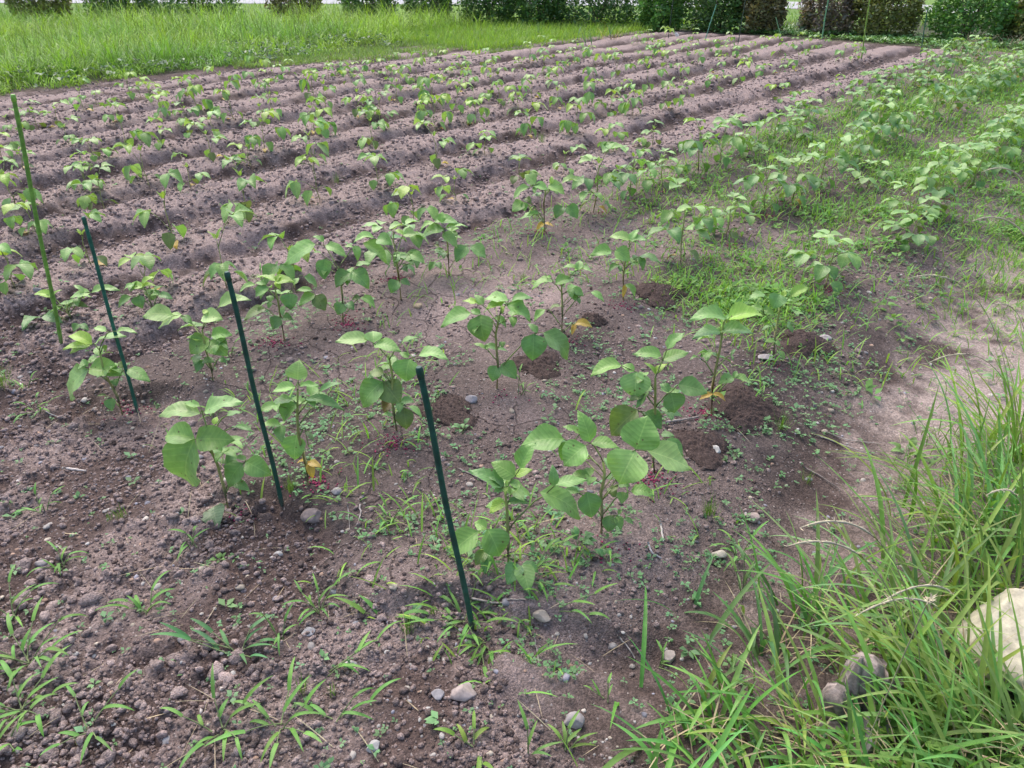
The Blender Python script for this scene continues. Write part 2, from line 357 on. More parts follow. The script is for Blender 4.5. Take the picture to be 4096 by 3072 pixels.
PTS = [(340, 452, 369), (393, 438, 385), (528, 408, 325), (567, 404, 339), (606, 401, 362), (736, 404, 334), (796, 452, 357), (896, 385, 293), (653, 496, 399), (611, 441, 399), (241, 519, 441), (153, 524, 445), (51, 575, 478), (287, 626, 515), (514, 593, 478), (481, 492, 431), (750, 501, 466), (935, 482, 385), (759, 545, 524), (648, 598, 519), (866, 556, 478), (389, 691, 598), (23, 677, 580), (106, 714, 654), (847, 644, 543), (1009, 691, 593), (595, 735, 589), (343, 746, 668), (366, 800, 732), (421, 855, 728), (764, 769, 691), (995, 885, 714), (708, 996, 802), (903, 1163, 973), (370, 1070, 945), (74, 839, 709), (148, 941, 844), (58, 1168, 1033), (611, 1214, 1107), (1033, 353, 269), (1103, 334, 293), (1158, 320, 260), (1084, 392, 339), (1255, 383, 293), (1302, 431, 344), (1316, 316, 274), (1355, 327, 265), (1404, 325, 283), (1413, 371, 325), (1441, 475, 376), (1464, 448, 418), (1501, 316, 256), (1561, 288, 232), (1556, 353, 302), (1589, 420, 334), (1603, 367, 302), (1667, 323, 244), (1765, 269, 244), (1834, 279, 256), (1811, 300, 279), (1871, 357, 274), (1760, 334, 293), (1728, 418, 334), (1862, 385, 306), (1941, 283, 219), (1973, 311, 283), (1961, 374, 316), (1996, 427, 362), (1686, 427, 376), (1827, 462, 362), (1686, 478, 431), (1742, 536, 422), (1901, 503, 422), (1519, 496, 408), (1529, 552, 496), (1492, 603, 492), (1093, 496, 385), (1056, 515, 431), (1059, 612, 496), (1260, 543, 441), (1292, 556, 450), (1255, 668, 547), (1746, 681, 552), (1936, 631, 556), (1279, 816, 663), (1515, 760, 644), (1656, 904, 783), (1825, 825, 769), (1802, 1098, 843), (1593, 1112, 899), (1177, 1121, 1015), (2076, 308, 267), (2117, 253, 200), (2173, 322, 248), (2187, 193, 174), (2201, 234, 216), (2229, 364, 285), (2229, 443, 368), (2261, 267, 234), (2307, 211, 193), (2289, 257, 239), (2354, 234, 216), (2367, 345, 244), (2367, 429, 350), (2455, 234, 211), (2465, 318, 244), (2548, 193, 160), (2562, 276, 244), (2654, 188, 123), (2590, 183, 174), (2613, 220, 183), (2654, 239, 188), (2664, 276, 216), (2585, 373, 281), (2724, 216, 193), (2770, 193, 160), (2752, 239, 193), (2719, 341, 271), (2784, 290, 257), (2835, 225, 211), (2886, 230, 197), (2867, 299, 244), (2918, 188, 142), (2928, 202, 174), (2955, 341, 262), (2960, 253, 206), (3011, 239, 206), (3048, 318, 285), (2872, 373, 336), (2747, 401, 345), (2659, 447, 364), (2527, 470, 378), (2441, 480, 401), (2479, 406, 350), (2298, 544, 438), (2127, 401, 327), (2076, 470, 387), (2104, 558, 456), (3057, 193, 156), (2076, 739, 660), (2180, 929, 706), (2252, 704, 637), (2374, 855, 623), (2513, 799, 600), (2638, 753, 614), (2789, 706, 489), (2877, 669, 466), (2969, 628, 572), (2432, 609, 572), (2608, 595, 526), (2502, 1199, 919), (2722, 1063, 794), (2904, 956, 799), (3048, 855, 656), (3276, 767, 517), (3424, 656, 512), (3465, 762, 688), (3165, 813, 637), (3734, 868, 656), (3628, 943, 771), (3938, 674, 526), (3868, 697, 581), (3618, 998, 943), (3396, 461, 364), (3192, 484, 419), (3118, 415, 359), (3086, 586, 433), (3178, 563, 489), (3331, 387, 341), (3521, 415, 359), (3540, 373, 271), (3572, 378, 267), (3660, 350, 285), (3706, 368, 318), (3655, 521, 433), (3586, 563, 503), (3854, 406, 322), (3757, 424, 359), (3720, 294, 239), (3813, 285, 211), (3114, 239, 169), (3183, 197, 174), (3229, 211, 169), (3276, 193, 165), (3188, 290, 225), (3118, 299, 262), (3368, 253, 197), (3415, 244, 206), (3442, 220, 179), (907, 2046, 1592), (491, 1657, 1324), (287, 1296, 1139), (843, 1491, 1204), (1120, 1315, 1111), (1370, 1278, 954), (1194, 1778, 1444), (1583, 1713, 1324), (2000, 1518, 1185), (2037, 2213, 1842), (2416, 2092, 1648), (2620, 1833, 1398), (2861, 1592, 1222), (3102, 1407, 1157), (3296, 1157, 954), (2250, 1324, 1055), (2500, 1194, 926)]
# ------------------------------------------------------------------ the ground: one sheet
def build_ground():
    ys = [-0.45]
    while ys[-1] < 700:
        d = ys[-1] + 1.5
        ys.append(ys[-1] + d * (.0024 if ys[-1] < 6.5 else .0032 if ys[-1] < 13 else .006 if ys[-1] < 26 else .03))
    ys = np.array(ys); tn = np.linspace(-1.02, 1.02, 760)
    X = (ys[:, None] + 1.5) * tn[None, :]; Y = np.broadcast_to(ys[:, None], X.shape)
    ny, nx = X.shape
    x = X.ravel().copy(); y = Y.ravel().copy()
    z, c, s, T, Hd, B, tri, m, rough, side, bank = height(x, y, True, True)
    # colour of the earth itself: dry crust, moist soil, smooth silt, sand; under the grass dark humus
    n1 = fbm(x * 3.1, y * 3.1, 61, 4); n2 = fbm(x * 14, y * 14, 63, 4); n3 = fbm(x * .9, y * .9, 65, 3)
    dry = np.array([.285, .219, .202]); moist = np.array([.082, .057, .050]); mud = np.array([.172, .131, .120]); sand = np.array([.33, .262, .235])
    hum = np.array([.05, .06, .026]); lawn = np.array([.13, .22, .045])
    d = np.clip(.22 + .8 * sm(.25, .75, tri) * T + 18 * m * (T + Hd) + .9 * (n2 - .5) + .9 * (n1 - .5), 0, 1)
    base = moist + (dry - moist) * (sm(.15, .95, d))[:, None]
    dh = np.clip((sm(.42, .62, n1) * .9 - .35) * 1. + .75 * (n3 - .45) * 2 + 20 * m + .8 * (n2 - .5), 0, 1)
    dh = dh * (1 - .8 * np.exp(-((x - .2) / .38) ** 2 - ((y - 1.2) / .17) ** 2)); cold = moist * 1.15 + (dry * .95 - moist * 1.25) * dh[:, None]
    base = base * (1 - Hd)[:, None] + cold * Hd[:, None]
    mudm = np.clip(sm(.5, .2, np.exp(-((c - 1.36) / .2) ** 2) + np.exp(-((c - 2.16) / .22) ** 2)), 0, 1)
    bedcol = mud * (.50 + 1.0 * n1)[:, None] * (.72 + .56 * sm(.3, .7, n3))[:, None] * (.86 + .3 * n2)[:, None]
    bedcol = bedcol * (1 - .3 * mudm * n2)[:, None]
    base = base * (1 - B)[:, None] + bedcol * B[:, None]
    sd = side * sm(.25, .6, n1 + .25 * sm(.6, -.1, c) + .5 * (n2 - .5)) * (.35 + .65 * sm(2.0, 2.8, s))
    base = base * (1 - sd)[:, None] + (sand * (.72 + .5 * n2)[:, None]) * sd[:, None]
    # darker line at the foot of every ridge
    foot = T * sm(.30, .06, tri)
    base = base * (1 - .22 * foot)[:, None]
    gl = np.clip(sm(10.9, 11.4, c + .5 * (n1 - .5)) + sm(15.9, 16.4, s + (n1 - .5)) + sm(9.2, 9.9, c) * sm(10.2, 11., s) + .6 * (1 - sm(-.25, .25, c)) * (1 - sm(2.4, 3.2, s)), 0, 1)
    base = base * (1 - gl)[:, None] + (hum * (.7 + .6 * n2)[:, None]) * gl[:, None]
    lw = sm(19.5, 21.5, y)
    base = base * (1 - lw)[:, None] + (lawn * (.7 + .6 * n1)[:, None] * (.85 + .3 * n3)[:, None]) * lw[:, None]
    V = np.stack([x, y, z], 1)
    i, j = np.meshgrid(np.arange(ny - 1), np.arange(nx - 1), indexing='ij'); a = (i * nx + j).ravel()
    F = np.stack([a, a + 1, a + nx + 1, a + nx], 1)
    crk = np.clip(B * sm(.40, .62, fbm(x * 1.9, y * 1.9, 68, 3)) * (1 - .8 * side), 0, 1)
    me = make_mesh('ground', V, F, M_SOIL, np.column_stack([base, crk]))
    o = bpy.data.objects.new('ground', me); COL.objects.link(o); tag(o, kind='structure')
build_ground()

def build_road():
    path = np.array([[-60, 31.5], [-30, 30.6], [-6, 29.6], [3, 28.6], [9.8, 26.9], [13, 25.2], [16, 23.9], [22, 21.5], [40, 16.]])
    w = 1.9; V = []
    for i in range(len(path)):
        t = nrm(path[min(i + 1, len(path) - 1)] - path[max(i - 1, 0)]); n = np.array([-t[1], t[0]])
        for sgn in (-1, 1):
            p = path[i] + n * w * sgn; V.append([p[0], p[1], hz(p[0], p[1]) + .012])
    F = [[2 * i, 2 * i + 2, 2 * i + 3, 2 * i + 1] for i in range(len(path) - 1)]
    mb = MB(); mb.add(V, np.array(F), (.40, .395, .41)); o = mb.build('road', M_ROAD); tag(o, kind='structure')
build_road()

# ------------------------------------------------------------------ soybean plants read leaf by leaf from the photograph
TILE = {'1': (1800, 1600, .4521), '2': (2350, 1150, .4521), '3': (600, 1350, .4521), '4': (1300, 1150, .4521), '5': (0, 1050, .4521), '6': (850, 850, .4521), 'R': (1300, 700, .633), 'G': (2048, 512, .4629)}
def tp(t, u, v): a = TILE[t]; return a[0] + u * a[2], a[1] + v * a[2]
# tile, stem points from the ground up, leaves: joint, then leaflets (tip) or (base, tip), optional width ratio and tone
# tones: n normal, y young yellow-green, d dark, o olive, Y withered yellow, b brown
PL = [
('1', [(515,1460),(515,1290),(512,1150),(506,1000),(495,880),(490,790)], [
  [(480,770),(165,622,.4,'d'),(305,660,.3,'d'),(385,812,.6,'d')], [(575,675),(365,548,.62),(620,605,758,372,.52),(730,612,.4,'y')],
  [(830,850),(795,815,1158,1052,.5),(915,762,908,572,.42,'d'),(930,755,1220,702,.3)], [(515,895),(700,912,.34,'d'),(475,900,345,1000,.42,'y')],
  [(325,1140),(325,1135,215,1080,.8),(250,1160,0,1368,.6),(330,1140,440,1385,.85)], [(620,1450),(600,1450,505,1630,.7,'d'),(640,1460,700,1705,.6),(640,1450,790,1530,.55,'d')],
  [(345,1340),(310,1330,225,1465,.6,'o'),(340,1345,305,1540,.5,'d'),(400,1430,440,1445,.5,'d')], [(498,770),(488,842,.35,'y'),(505,700,.3,'y')]]),
('1', [(1340,1180),(1345,1000),(1335,820),(1355,720),(1370,640),(1362,590)], [
  [(1240,380),(1238,372,1135,90,.5),(1250,385,1500,420,.5),(1200,402,1005,582,.85,'n')], [(1080,380),(1005,345,625,402,.6),(1060,365,985,537,.62),(1150,300,998,233,.5)],
  [(1640,440),(1645,435,1750,140,.98),(1640,450,1498,745,1.0,'l'),(1745,450,2135,615,.56,'l')], [(1490,745),(1595,760,.6,'d'),(1480,760,1420,830,.5,'o')],
  [(1500,850),(1525,812,1520,918,.85),(1600,805,1810,845,.42),(1470,860,1385,780,.55,'o')], [(1140,825),(1210,815,1255,1045,.78,'d'),(1140,820,985,800,.4,'d')],
  [(1470,1020),(1410,1020,1400,1170,.8,'d'),(1475,1025,1515,1145,.6),(1490,1010,1520,965,.6),(1540,1050,1625,1100,.5,'d')]]),
('2', [(600,1650),(575,1480),(600,1110),(605,940),(598,790)], [
  [(665,650),(655,610,408,588,.5),(665,642,895,570,.5),(705,545,860,398,.5)], [(420,745),(300,690,25,780,.5),(432,745,420,980,1.0,'l'),(415,742,300,690,.6)],
  [(600,765),(505,662,.3,'y'),(705,672,.35,'y')], [(735,930),(735,930,775,1112,1.05,'d'),(800,860,1065,932,.6,'d'),(720,930,640,850,.7,'d')],
  [(495,945),(485,930,370,1000,.6,'o'),(500,950,430,1070,.4,'d')], [(450,1090),(440,1080,208,1310,.72,'o'),(510,1100,662,1250,.7,'d')], [(690,1330),(650,1300,772,1312,.5,'d'),(700,1340,855,1490,.5,'d')]]),
('2', [(1105,1125),(1110,900),(1130,740),(1170,560),(1195,420),(1213,310)], [
  [(1222,290),(1225,275,900,285,.38),(1235,290,1552,245,.5,'y'),(1222,285,1260,235,.5)], [(1175,400),(1178,390,925,450,.5,'d'),(1180,395,1470,405,.5,'d'),(1170,385,1140,350,.5)],
  [(1012,640),(985,620,905,640,.5,'d'),(1000,600,1088,600,.7,'d')], [(1270,600),(1310,540,.4,'d'),(1290,655,.3,'d')], [(1295,800),(1155,850,.6),(1320,735,.6),(1462,850,.55)], [(1108,940),(988,992,.4,'Y'),(1220,1002,.4,'Y')]]),
('2', [(1650,645),(1660,430),(1690,300),(1710,190)], [
  [(1700,95),(1700,60,1640,190,.95,'d'),(1570,60,1420,112,.5),(1720,90,1745,20,.6,'y')], [(1800,80),(1840,-10,.5),(1955,-5,.5,'y'),(1745,20,.5)], [(1560,235),(1560,200,1650,252,.7),(1550,190,1430,170,.5)], [(1760,345),(1800,372,.6,'d'),(1850,318,.4,'o')], [(1660,475),(1570,482,.6),(1705,520,.6),(1690,560,1740,640,.5)]]),
('3', [(695,1545),(660,1350),(590,1150),(548,1000),(530,880)], [
  [(455,640),(445,675,75,690,.36,'l'),(480,660,822,568,.36,'l'),(440,605,300,575,.3,'l')], [(400,905),(395,890,130,880,.75),(395,895,380,1320,.98),(405,900,745,905,.62)],
  [(720,800),(740,790,920,832,.3,'d')], [(570,770),(592,698,.7,'y')], [(835,1110),(820,1110,690,1325,.7,'d'),(845,1095,1075,1220,.62),(850,1080,755,1045,.5,'d')], [(730,1280),(882,1352,.5,'d')],
  [(580,1500),(560,1500,605,1680,1.0,'g')], [(680,690),(812,660,.5,'d')]]),
('3', [(1400,1310),(1380,1150),(1320,860),(1308,700),(1305,480)], [
  [(1310,390),(1310,375,1318,200,1.0,'l'),(1285,440,1082,480,.5,'l'),(1325,430,1497,432,.3)], [(1455,530),(1500,490,1700,400,.34,'d'),(1440,560,1500,480,.3,'d')], [(1270,560),(1260,550,1050,630,.45,'d'),(1300,580,1180,742,.85)],
  [(1460,620),(1370,545,1725,640,.24,'d')], [(1310,850),(1300,860,1278,1085,.86,'n')], [(1390,1090),(1400,1090,1442,1252,.4,'Y'),(1380,1090,1300,1110,.4,'Y'),(1400,1100,1520,1150,.5,'Y')], [(1370,800),(1378,830,1450,915,.4,'o'),(1400,960,1445,965,.6)]]),
('4', [(635,1262),(615,1100),(600,1000),(592,780),(570,640)], [
  [(425,490),(380,460,90,475,.36,'l'),(430,490,425,385,1.3,'l'),(430,510,676,562,.5,'l')], [(750,630),(750,630,718,832,1.0),(830,600,1090,632,.4,'l'),(740,622,658,575,.5)], [(640,540),(680,495,830,440,.4)],
  [(505,820),(510,830,332,1062,.72),(515,835,665,1030,.82,'o'),(490,812,470,775,.8)], [(520,760),(384,752,.7,'o'),(560,765,592,750,.6,'o')], [(690,1060),(700,1062,722,1256,.72,'o'),(740,1050,862,1152,.3)], [(600,1010),(520,1105,.9,'b')], [(600,1130),(500,1130,.5),(645,1150,.6)], [(570,590),(560,640,.5,'y')]]),
('4', [(1520,895),(1532,680),(1520,560),(1510,420),(1530,320),(1545,250)], [
  [(1375,250),(1380,240,1412,482,.85,'n'),(1290,230,1020,347,.42),(1375,235,1285,200,.6)], [(1615,150),(1620,118,1405,105,.4,'l'),(1590,125,1425,186,.4,'y'),(1650,120,1840,95,.32),(1605,155,1825,302,.42)],
  [(1400,165),(1385,155,1217,115,.3,'y'),(1400,150,1320,62,.55)], [(1880,400),(1845,410,1836,648,.85,'d'),(1930,400,2150,636,.6,'d'),(1880,400,1795,318,.5,'d')],
  [(1412,540),(1315,495,.5),(1455,515,.8)], [(1540,680),(1525,690,1480,832,.8,'d'),(1555,680,1695,805,.78,'d')], [(1470,280),(1490,270,1605,352,.5,'d')], [(1565,480),(1570,532,1.0)], [(1570,160),(1572,235,.45,'y')]]),
('R', [(1497,1020),(1500,850),(1497,760),(1495,690)], [
  [(1450,690),(1440,670,1305,722,.55),(1455,690,1575,660,.6),(1430,650,1400,640,.6)], [(1600,600),(1690,612,.5,'l'),(1612,538,.7),(1490,592,.5)], [(1625,760),(1570,750,1580,795,.9),(1680,740,1765,800,.45)], [(1405,850),(1390,850,1320,925,.45),(1420,850,1510,832,.42,'o')], [(1580,940),(1560,1010,.4,'Y'),(1690,962,.5,'Y')]]),
('R', [(1888,790),(1885,640),(1893,560),(1922,460)], [
  [(1925,410),(1798,390,.4,'l'),(1985,343,.45,'l'),(2035,410,.5,'l')], [(1820,475),(1810,480,1680,505,.6),(1830,480,1925,545,.8,'n')], [(1985,515),(2130,560,.4,'d'),(2010,605,.5,'d')], [(1860,570),(1788,620,.5,'d'),(1868,612,.6,'d')], [(1900,690),(1960,765,.5),(1882,775,.3,'Y')]]),
('5', [(1085,1352),(1040,1180),(960,1060),(925,1000),(905,860),(870,780)], [
  [(825,715),(815,725,605,648,.5,'y'),(840,720,1112,645,.4,'l'),(800,735,552,766,.28,'y'),(800,735,615,802,.35,'y')], [(980,610),(940,610,828,575,.4,'l'),(1030,608,1212,620,.26,'l')],
  [(785,938),(785,945,622,1222,.82),(790,938,1080,992,.6),(778,920,722,858,.7)], [(1110,940),(1130,945,1330,1052,.5),(1110,930,1045,880,.6,'o')], [(985,1195),(985,1200,990,1312,.8,'d'),(940,1180,858,1182,.35,'o')], [(1020,1030),(1030,1095,1.0,'d')], [(930,730),(935,790,.5,'y')]]),
('5', [(1885,1052),(1865,920),(1820,760),(1790,600)], [
  [(1610,465),(1610,462,1398,580,.42,'l'),(1530,470,1258,478,.42,'l'),(1600,470,1705,545,.5,'d')], [(1830,480),(1790,480,1970,500,.78,'l'),(1790,445,1850,428,.8,'y')], [(1935,400),(2215,325,.36,'l')],
  [(1855,680),(1850,672,1680,805,.8),(1860,690,2010,825,.85),(1870,650,2055,640,.6)], [(1795,870),(1735,972,.7,'d'),(1900,880,.6,'d')], [(1940,850),(2010,885,.6,'d')], [(1800,690),(1650,660,.4,'y')]]),
('5', [(650,552),(620,470),(600,430),(590,380)], [
  [(470,310),(300,280,.35,'y'),(545,240,.3,'y'),(370,318,.3,'y')], [(790,265),(800,270,618,312,.5,'l'),(740,262,650,198,.3,'l'),(810,265,1060,240,.25,'l')], [(385,460),(345,480,193,592,.5,'d'),(400,460,550,530,.6,'d')], [(705,545),(650,612,.7,'d'),(785,605,.5,'d')], [(640,370),(785,392,.4,'o')]]),
('5', [(1390,482),(1330,330),(1285,230)], [[(1262,218),(1118,212,.4,'y'),(1368,125,.4,'y'),(1380,205,.5,'y')], [(1220,290),(1240,290,1260,408,.9,'d'),(1160,300,1045,398,.5,'d')], [(1405,285),(1530,322,.5,'d'),(1330,295,.5)]]),
('6', [(640,1142),(600,940),(580,780),(550,680)], [[(440,650),(380,640,236,705,.45),(500,665,378,745,.75),(470,640,380,620,.5)], [(560,610),(382,565,.4,'y'),(722,612,.5,'y'),(625,548,.6,'y'),(600,680,.6,'y')], [(700,690),(690,712,690,862,.9,'d'),(720,640,765,575,.6)], [(470,850),(388,905,.6,'o'),(278,952,.5,'o')], [(615,920),(610,930,528,1032,.8,'d'),(620,930,712,945,.8,'d')]]),
('6', [(1150,972),(1150,740),(1130,600),(1115,490)], [[(980,290),(910,280,628,462,.42),(1000,290,1186,388,.45,'l'),(985,262,888,208,.4)], [(1270,305),(1260,290,1285,428,.45),(1240,310,1165,300,.5)], [(1000,400),(1000,410,985,592,.75,'d'),(960,360,890,350,.4,'d')], [(1225,540),(1220,530,1088,662,.7,'d'),(1230,520,1388,675,.62,'d'),(1270,470,1400,455,.4)],
  [(905,725),(765,822,.42),(915,730,1000,868,.72,'o'),(880,690,742,690,.3)], [(1310,755),(1230,775,.6,'o'),(1440,842,.5)], [(1170,795),(1160,800,1105,905,.9,'d'),(1190,800,1252,862,.8,'d')]]),
('6', [(1670,782),(1645,560),(1630,470),(1618,420)], [[(1440,230),(1430,225,1248,262,.5,'l'),(1330,270,1545,440,.36),(1450,240,1592,285,.85)], [(1690,195),(1810,195,.7,'l'),(1610,152,.4,'y'),(1740,115,.5,'l')], [(1730,380),(1720,385,1605,445,.5,'d'),(1745,370,1880,450,.6)], [(1650,600),(1640,600,1575,712,.8,'d'),(1665,600,1750,645,.6,'d')]]),
('R', [(785,640),(778,500),(772,430),(755,370)], [[(750,340),(755,345,603,412,.42,'l'),(760,340,900,325,.26,'l'),(745,365,838,458,.5,'l'),(735,300,742,232,.7)], [(690,300),(598,358,.45),(850,305,.4)], [(910,445),(900,450,825,550,.72,'d'),(920,450,1017,525,.7,'d')], [(700,555),(655,605,.6,'d'),(735,595,.7,'d')], [(720,455),(690,440,.4,'o')]]),
('G', [(285,905),(275,650),(285,590),(290,555)], [[(240,480),(200,485,110,400,.7,'l'),(190,500,315,535,.6,'l'),(150,510,10,612,.5,'l')], [(360,500),(310,500,455,570,.7,'l'),(430,480,602,465,.4,'l'),(335,480,345,415,.5,'y')], [(110,610),(165,655,.8,'o')], [(455,680),(445,680,375,782,.8,'d'),(470,680,570,780,.75,'d')], [(230,740),(130,755,.5),(60,790,.4)], [(280,820),(210,880,.5,'Y'),(360,848,.5,'Y')], [(100,640),(0,720,.8),(110,720,.7)]]),
]
TONE = {'n': (.205, .38, .095), 'l': (.285, .465, .145), 'y': (.31, .485, .09), 'd': (.145, .295, .085), 'o': (.15, .225, .065), 'Y': (.52, .36, .06), 'b': (.16, .12, .04), 'g': (.13, .20, .10)}
STEMLO = np.array([.25, .20, .10]); STEMHI = np.array([.34, .41, .12])
TOCAM = np.array([0, -1., .45]); TOCAM /= np.linalg.norm(TOCAM)

def soy_from_photo(entry):
    t, stem, leaves = entry
    u0, v0 = tp(t, *stem[0]); X, Y, Z = at(u0, v0, 1)
    org = np.array([X, Y, Z])
    d0 = Y * CT + (CAMH - Z) * ST
    SP = [org - np.array([0, 0, .02])] + [on_plane(*tp(t, *q), Y, 1) for q in stem[1:]]
    SP = np.array(SP); n = len(SP)
    for i in range(1, n): SP[i, 1] += rng.normal(0, .006)
    root = thing('soybean_plant', org, None, 'soybean plant')
    mb = MB(); tt = np.linspace(0, 1, n)
    add_tube(mb, SP, .0056 - .0026 * tt, np.repeat(STEMLO + (STEMHI - STEMLO) * tt[:, None], 7, 0), 7)
    mb.build('stem', M_STEM, root, org)
    flags = set()
    sv = np.array([tp(t, *q)[1] for q in stem]); su = np.array([tp(t, *q)[0] for q in stem])
    for li, lf in enumerate(leaves):
        ju, jv = tp(t, *lf[0]); J = on_plane(ju, jv, Y, 1)
        mu = np.interp(jv, sv[::-1], su[::-1])
        va = np.clip(jv + abs(ju - mu) * .85 + 14, sv[-1], sv[0] - .12 * (sv[0] - sv[-1]))
        k = np.interp(va, sv[::-1], np.arange(n)[::-1]); i = int(min(k, n - 2)); A = SP[i] + (SP[i + 1] - SP[i]) * (k - i)
        offs = rng.normal(0, .014); J = J + ray(ju, jv) / np.linalg.norm(ray(ju, jv)) * offs
        mb = MB(); M = (A + J) / 2 + np.array([0, 0, .12 * np.linalg.norm(J - A)])
        tones = []
        pc = np.array([.25, .33, .10])
        if np.linalg.norm(J - A) > .002: add_tube(mb, [A, A * .5 + M * .5, M * .5 + J * .5 + [0, 0, .004], J], [.003, .0026, .0022, .0017], pc, 5)
        for si, sp in enumerate(lf[1:]):
            sp = list(sp); tone = sp.pop() if isinstance(sp[-1], str) else 'n'
            wr = sp.pop() if len(sp) in (3, 5) else .62
            if len(sp) == 2: b2 = lf[0]; tip = sp
            else: b2 = sp[:2]; tip = sp[2:]
            bu, bv = tp(t, *b2); tu, tv = tp(t, *tip)
            dep = np.linalg.norm(J - np.array([0, 0, CAMH])); depz = J[1] * CT + (CAMH - J[2]) * ST
            pl = math.hypot(tu - bu, tv - bv) * depz / FPX
            Bp = on_plane(bu, bv, J[1], 1); Tp = on_plane(tu, tv, J[1], 1)
            Lr = min(max(pl * 1.12, .062 if tone != 'y' else .045), pl * 1.5, .115)
            dz = math.sqrt(max(Lr * Lr - pl * pl, 0)); sg = (tv - bv) / (abs(tv - bv) + abs(tu - bu) + 1)
            sg = sg if abs(sg) > .3 else .3 * (1 if sg >= 0 else -1)
            r_ = ray(tu, tv); Tp = Tp - r_ / np.linalg.norm(r_) * dz * np.clip(sg * 1.6, -1, 1)
            if np.linalg.norm(Bp - J) > .0015: add_tube(mb, [J, (J + Bp) / 2, Bp], .0015, pc, 4)
            if Tp[2] < Z + .006: Tp = r_ * ((Z + .008 - CAMH) / r_[2]) + np.array([0, 0, CAMH])
            if Bp[2] < Z + .012:
                rb = ray(bu, bv); Bp = rb * ((Z + .03 - CAMH) / rb[2]) + np.array([0, 0, CAMH])
            L3 = np.linalg.norm(Tp - Bp)
            W = wr * pl * 1.16
            upv = np.array([0, 0, 1.]) * .8 + TOCAM * (.75 if wr > .55 else .25) + rng.normal(0, .12, 3)
            c = np.array(TONE[tone]) * rng.uniform(.88, 1.14) * np.array([rng.uniform(.93, 1.08), 1, rng.uniform(.9, 1.1)])
            if wr < .45 and tone in 'lny': W *= 1.3
            leaflet(mb, Bp, Tp, upv, W, c, fold=rng.uniform(.15, .6), arch=rng.uniform(.05, .17), wave=rng.uniform(.02, .06), seed=li * 7 + si + int(u0))
            tones.append(tone)
        if not mb.V: continue
        o = mb.build('leaf', M_LEAF, root, org)
        if 'Y' in tones: o['label'] = 'withered yellow lower leaf'; flags.add('Y')
        if 'b' in tones: o['label'] = 'dark brown leaf low on the stem'
    # leaves half hidden behind the others
    for k in range(4):
        f = rng.uniform(.3, .92); i = int(f * (n - 1)); i = min(i, n - 2); A = SP[i] + (SP[i + 1] - SP[i]) * (f * (n - 1) - i); az = rng.uniform(-.4, 3.6)
        J = A + np.array([math.cos(az), math.sin(az), .7]) * rng.uniform(.025, .06); mb = MB(); add_tube(mb, [A, (A + J) / 2, J], [.0022, .0018, .0013], (.25, .33, .10), 5)
        for da in (0, 1.4, -1.4):
            d = np.array([math.cos(az + da), math.sin(az + da), rng.uniform(-.6, .3)]); L = rng.uniform(.038, .06)
            leaflet(mb, J, J + nrm(d) * L, np.array([0, 0, 1.]) + rng.normal(0, .2, 3), L * .62, np.array(TONE['n' if f > .5 else 'd']) * rng.uniform(.85, 1.1), rng.uniform(.2, .5), .1, .03, 7, 5, k + int(v0))
        mb.build('leaf', M_LEAF, root, org)
    return root, org, max(SP[:, 2]) - Z, flags

SOY = []   # (root, x, y, height, flags, source)
for e in PL:
    r, o, h, fl = soy_from_photo(e); SOY.append([r, o[0], o[1], h, fl])
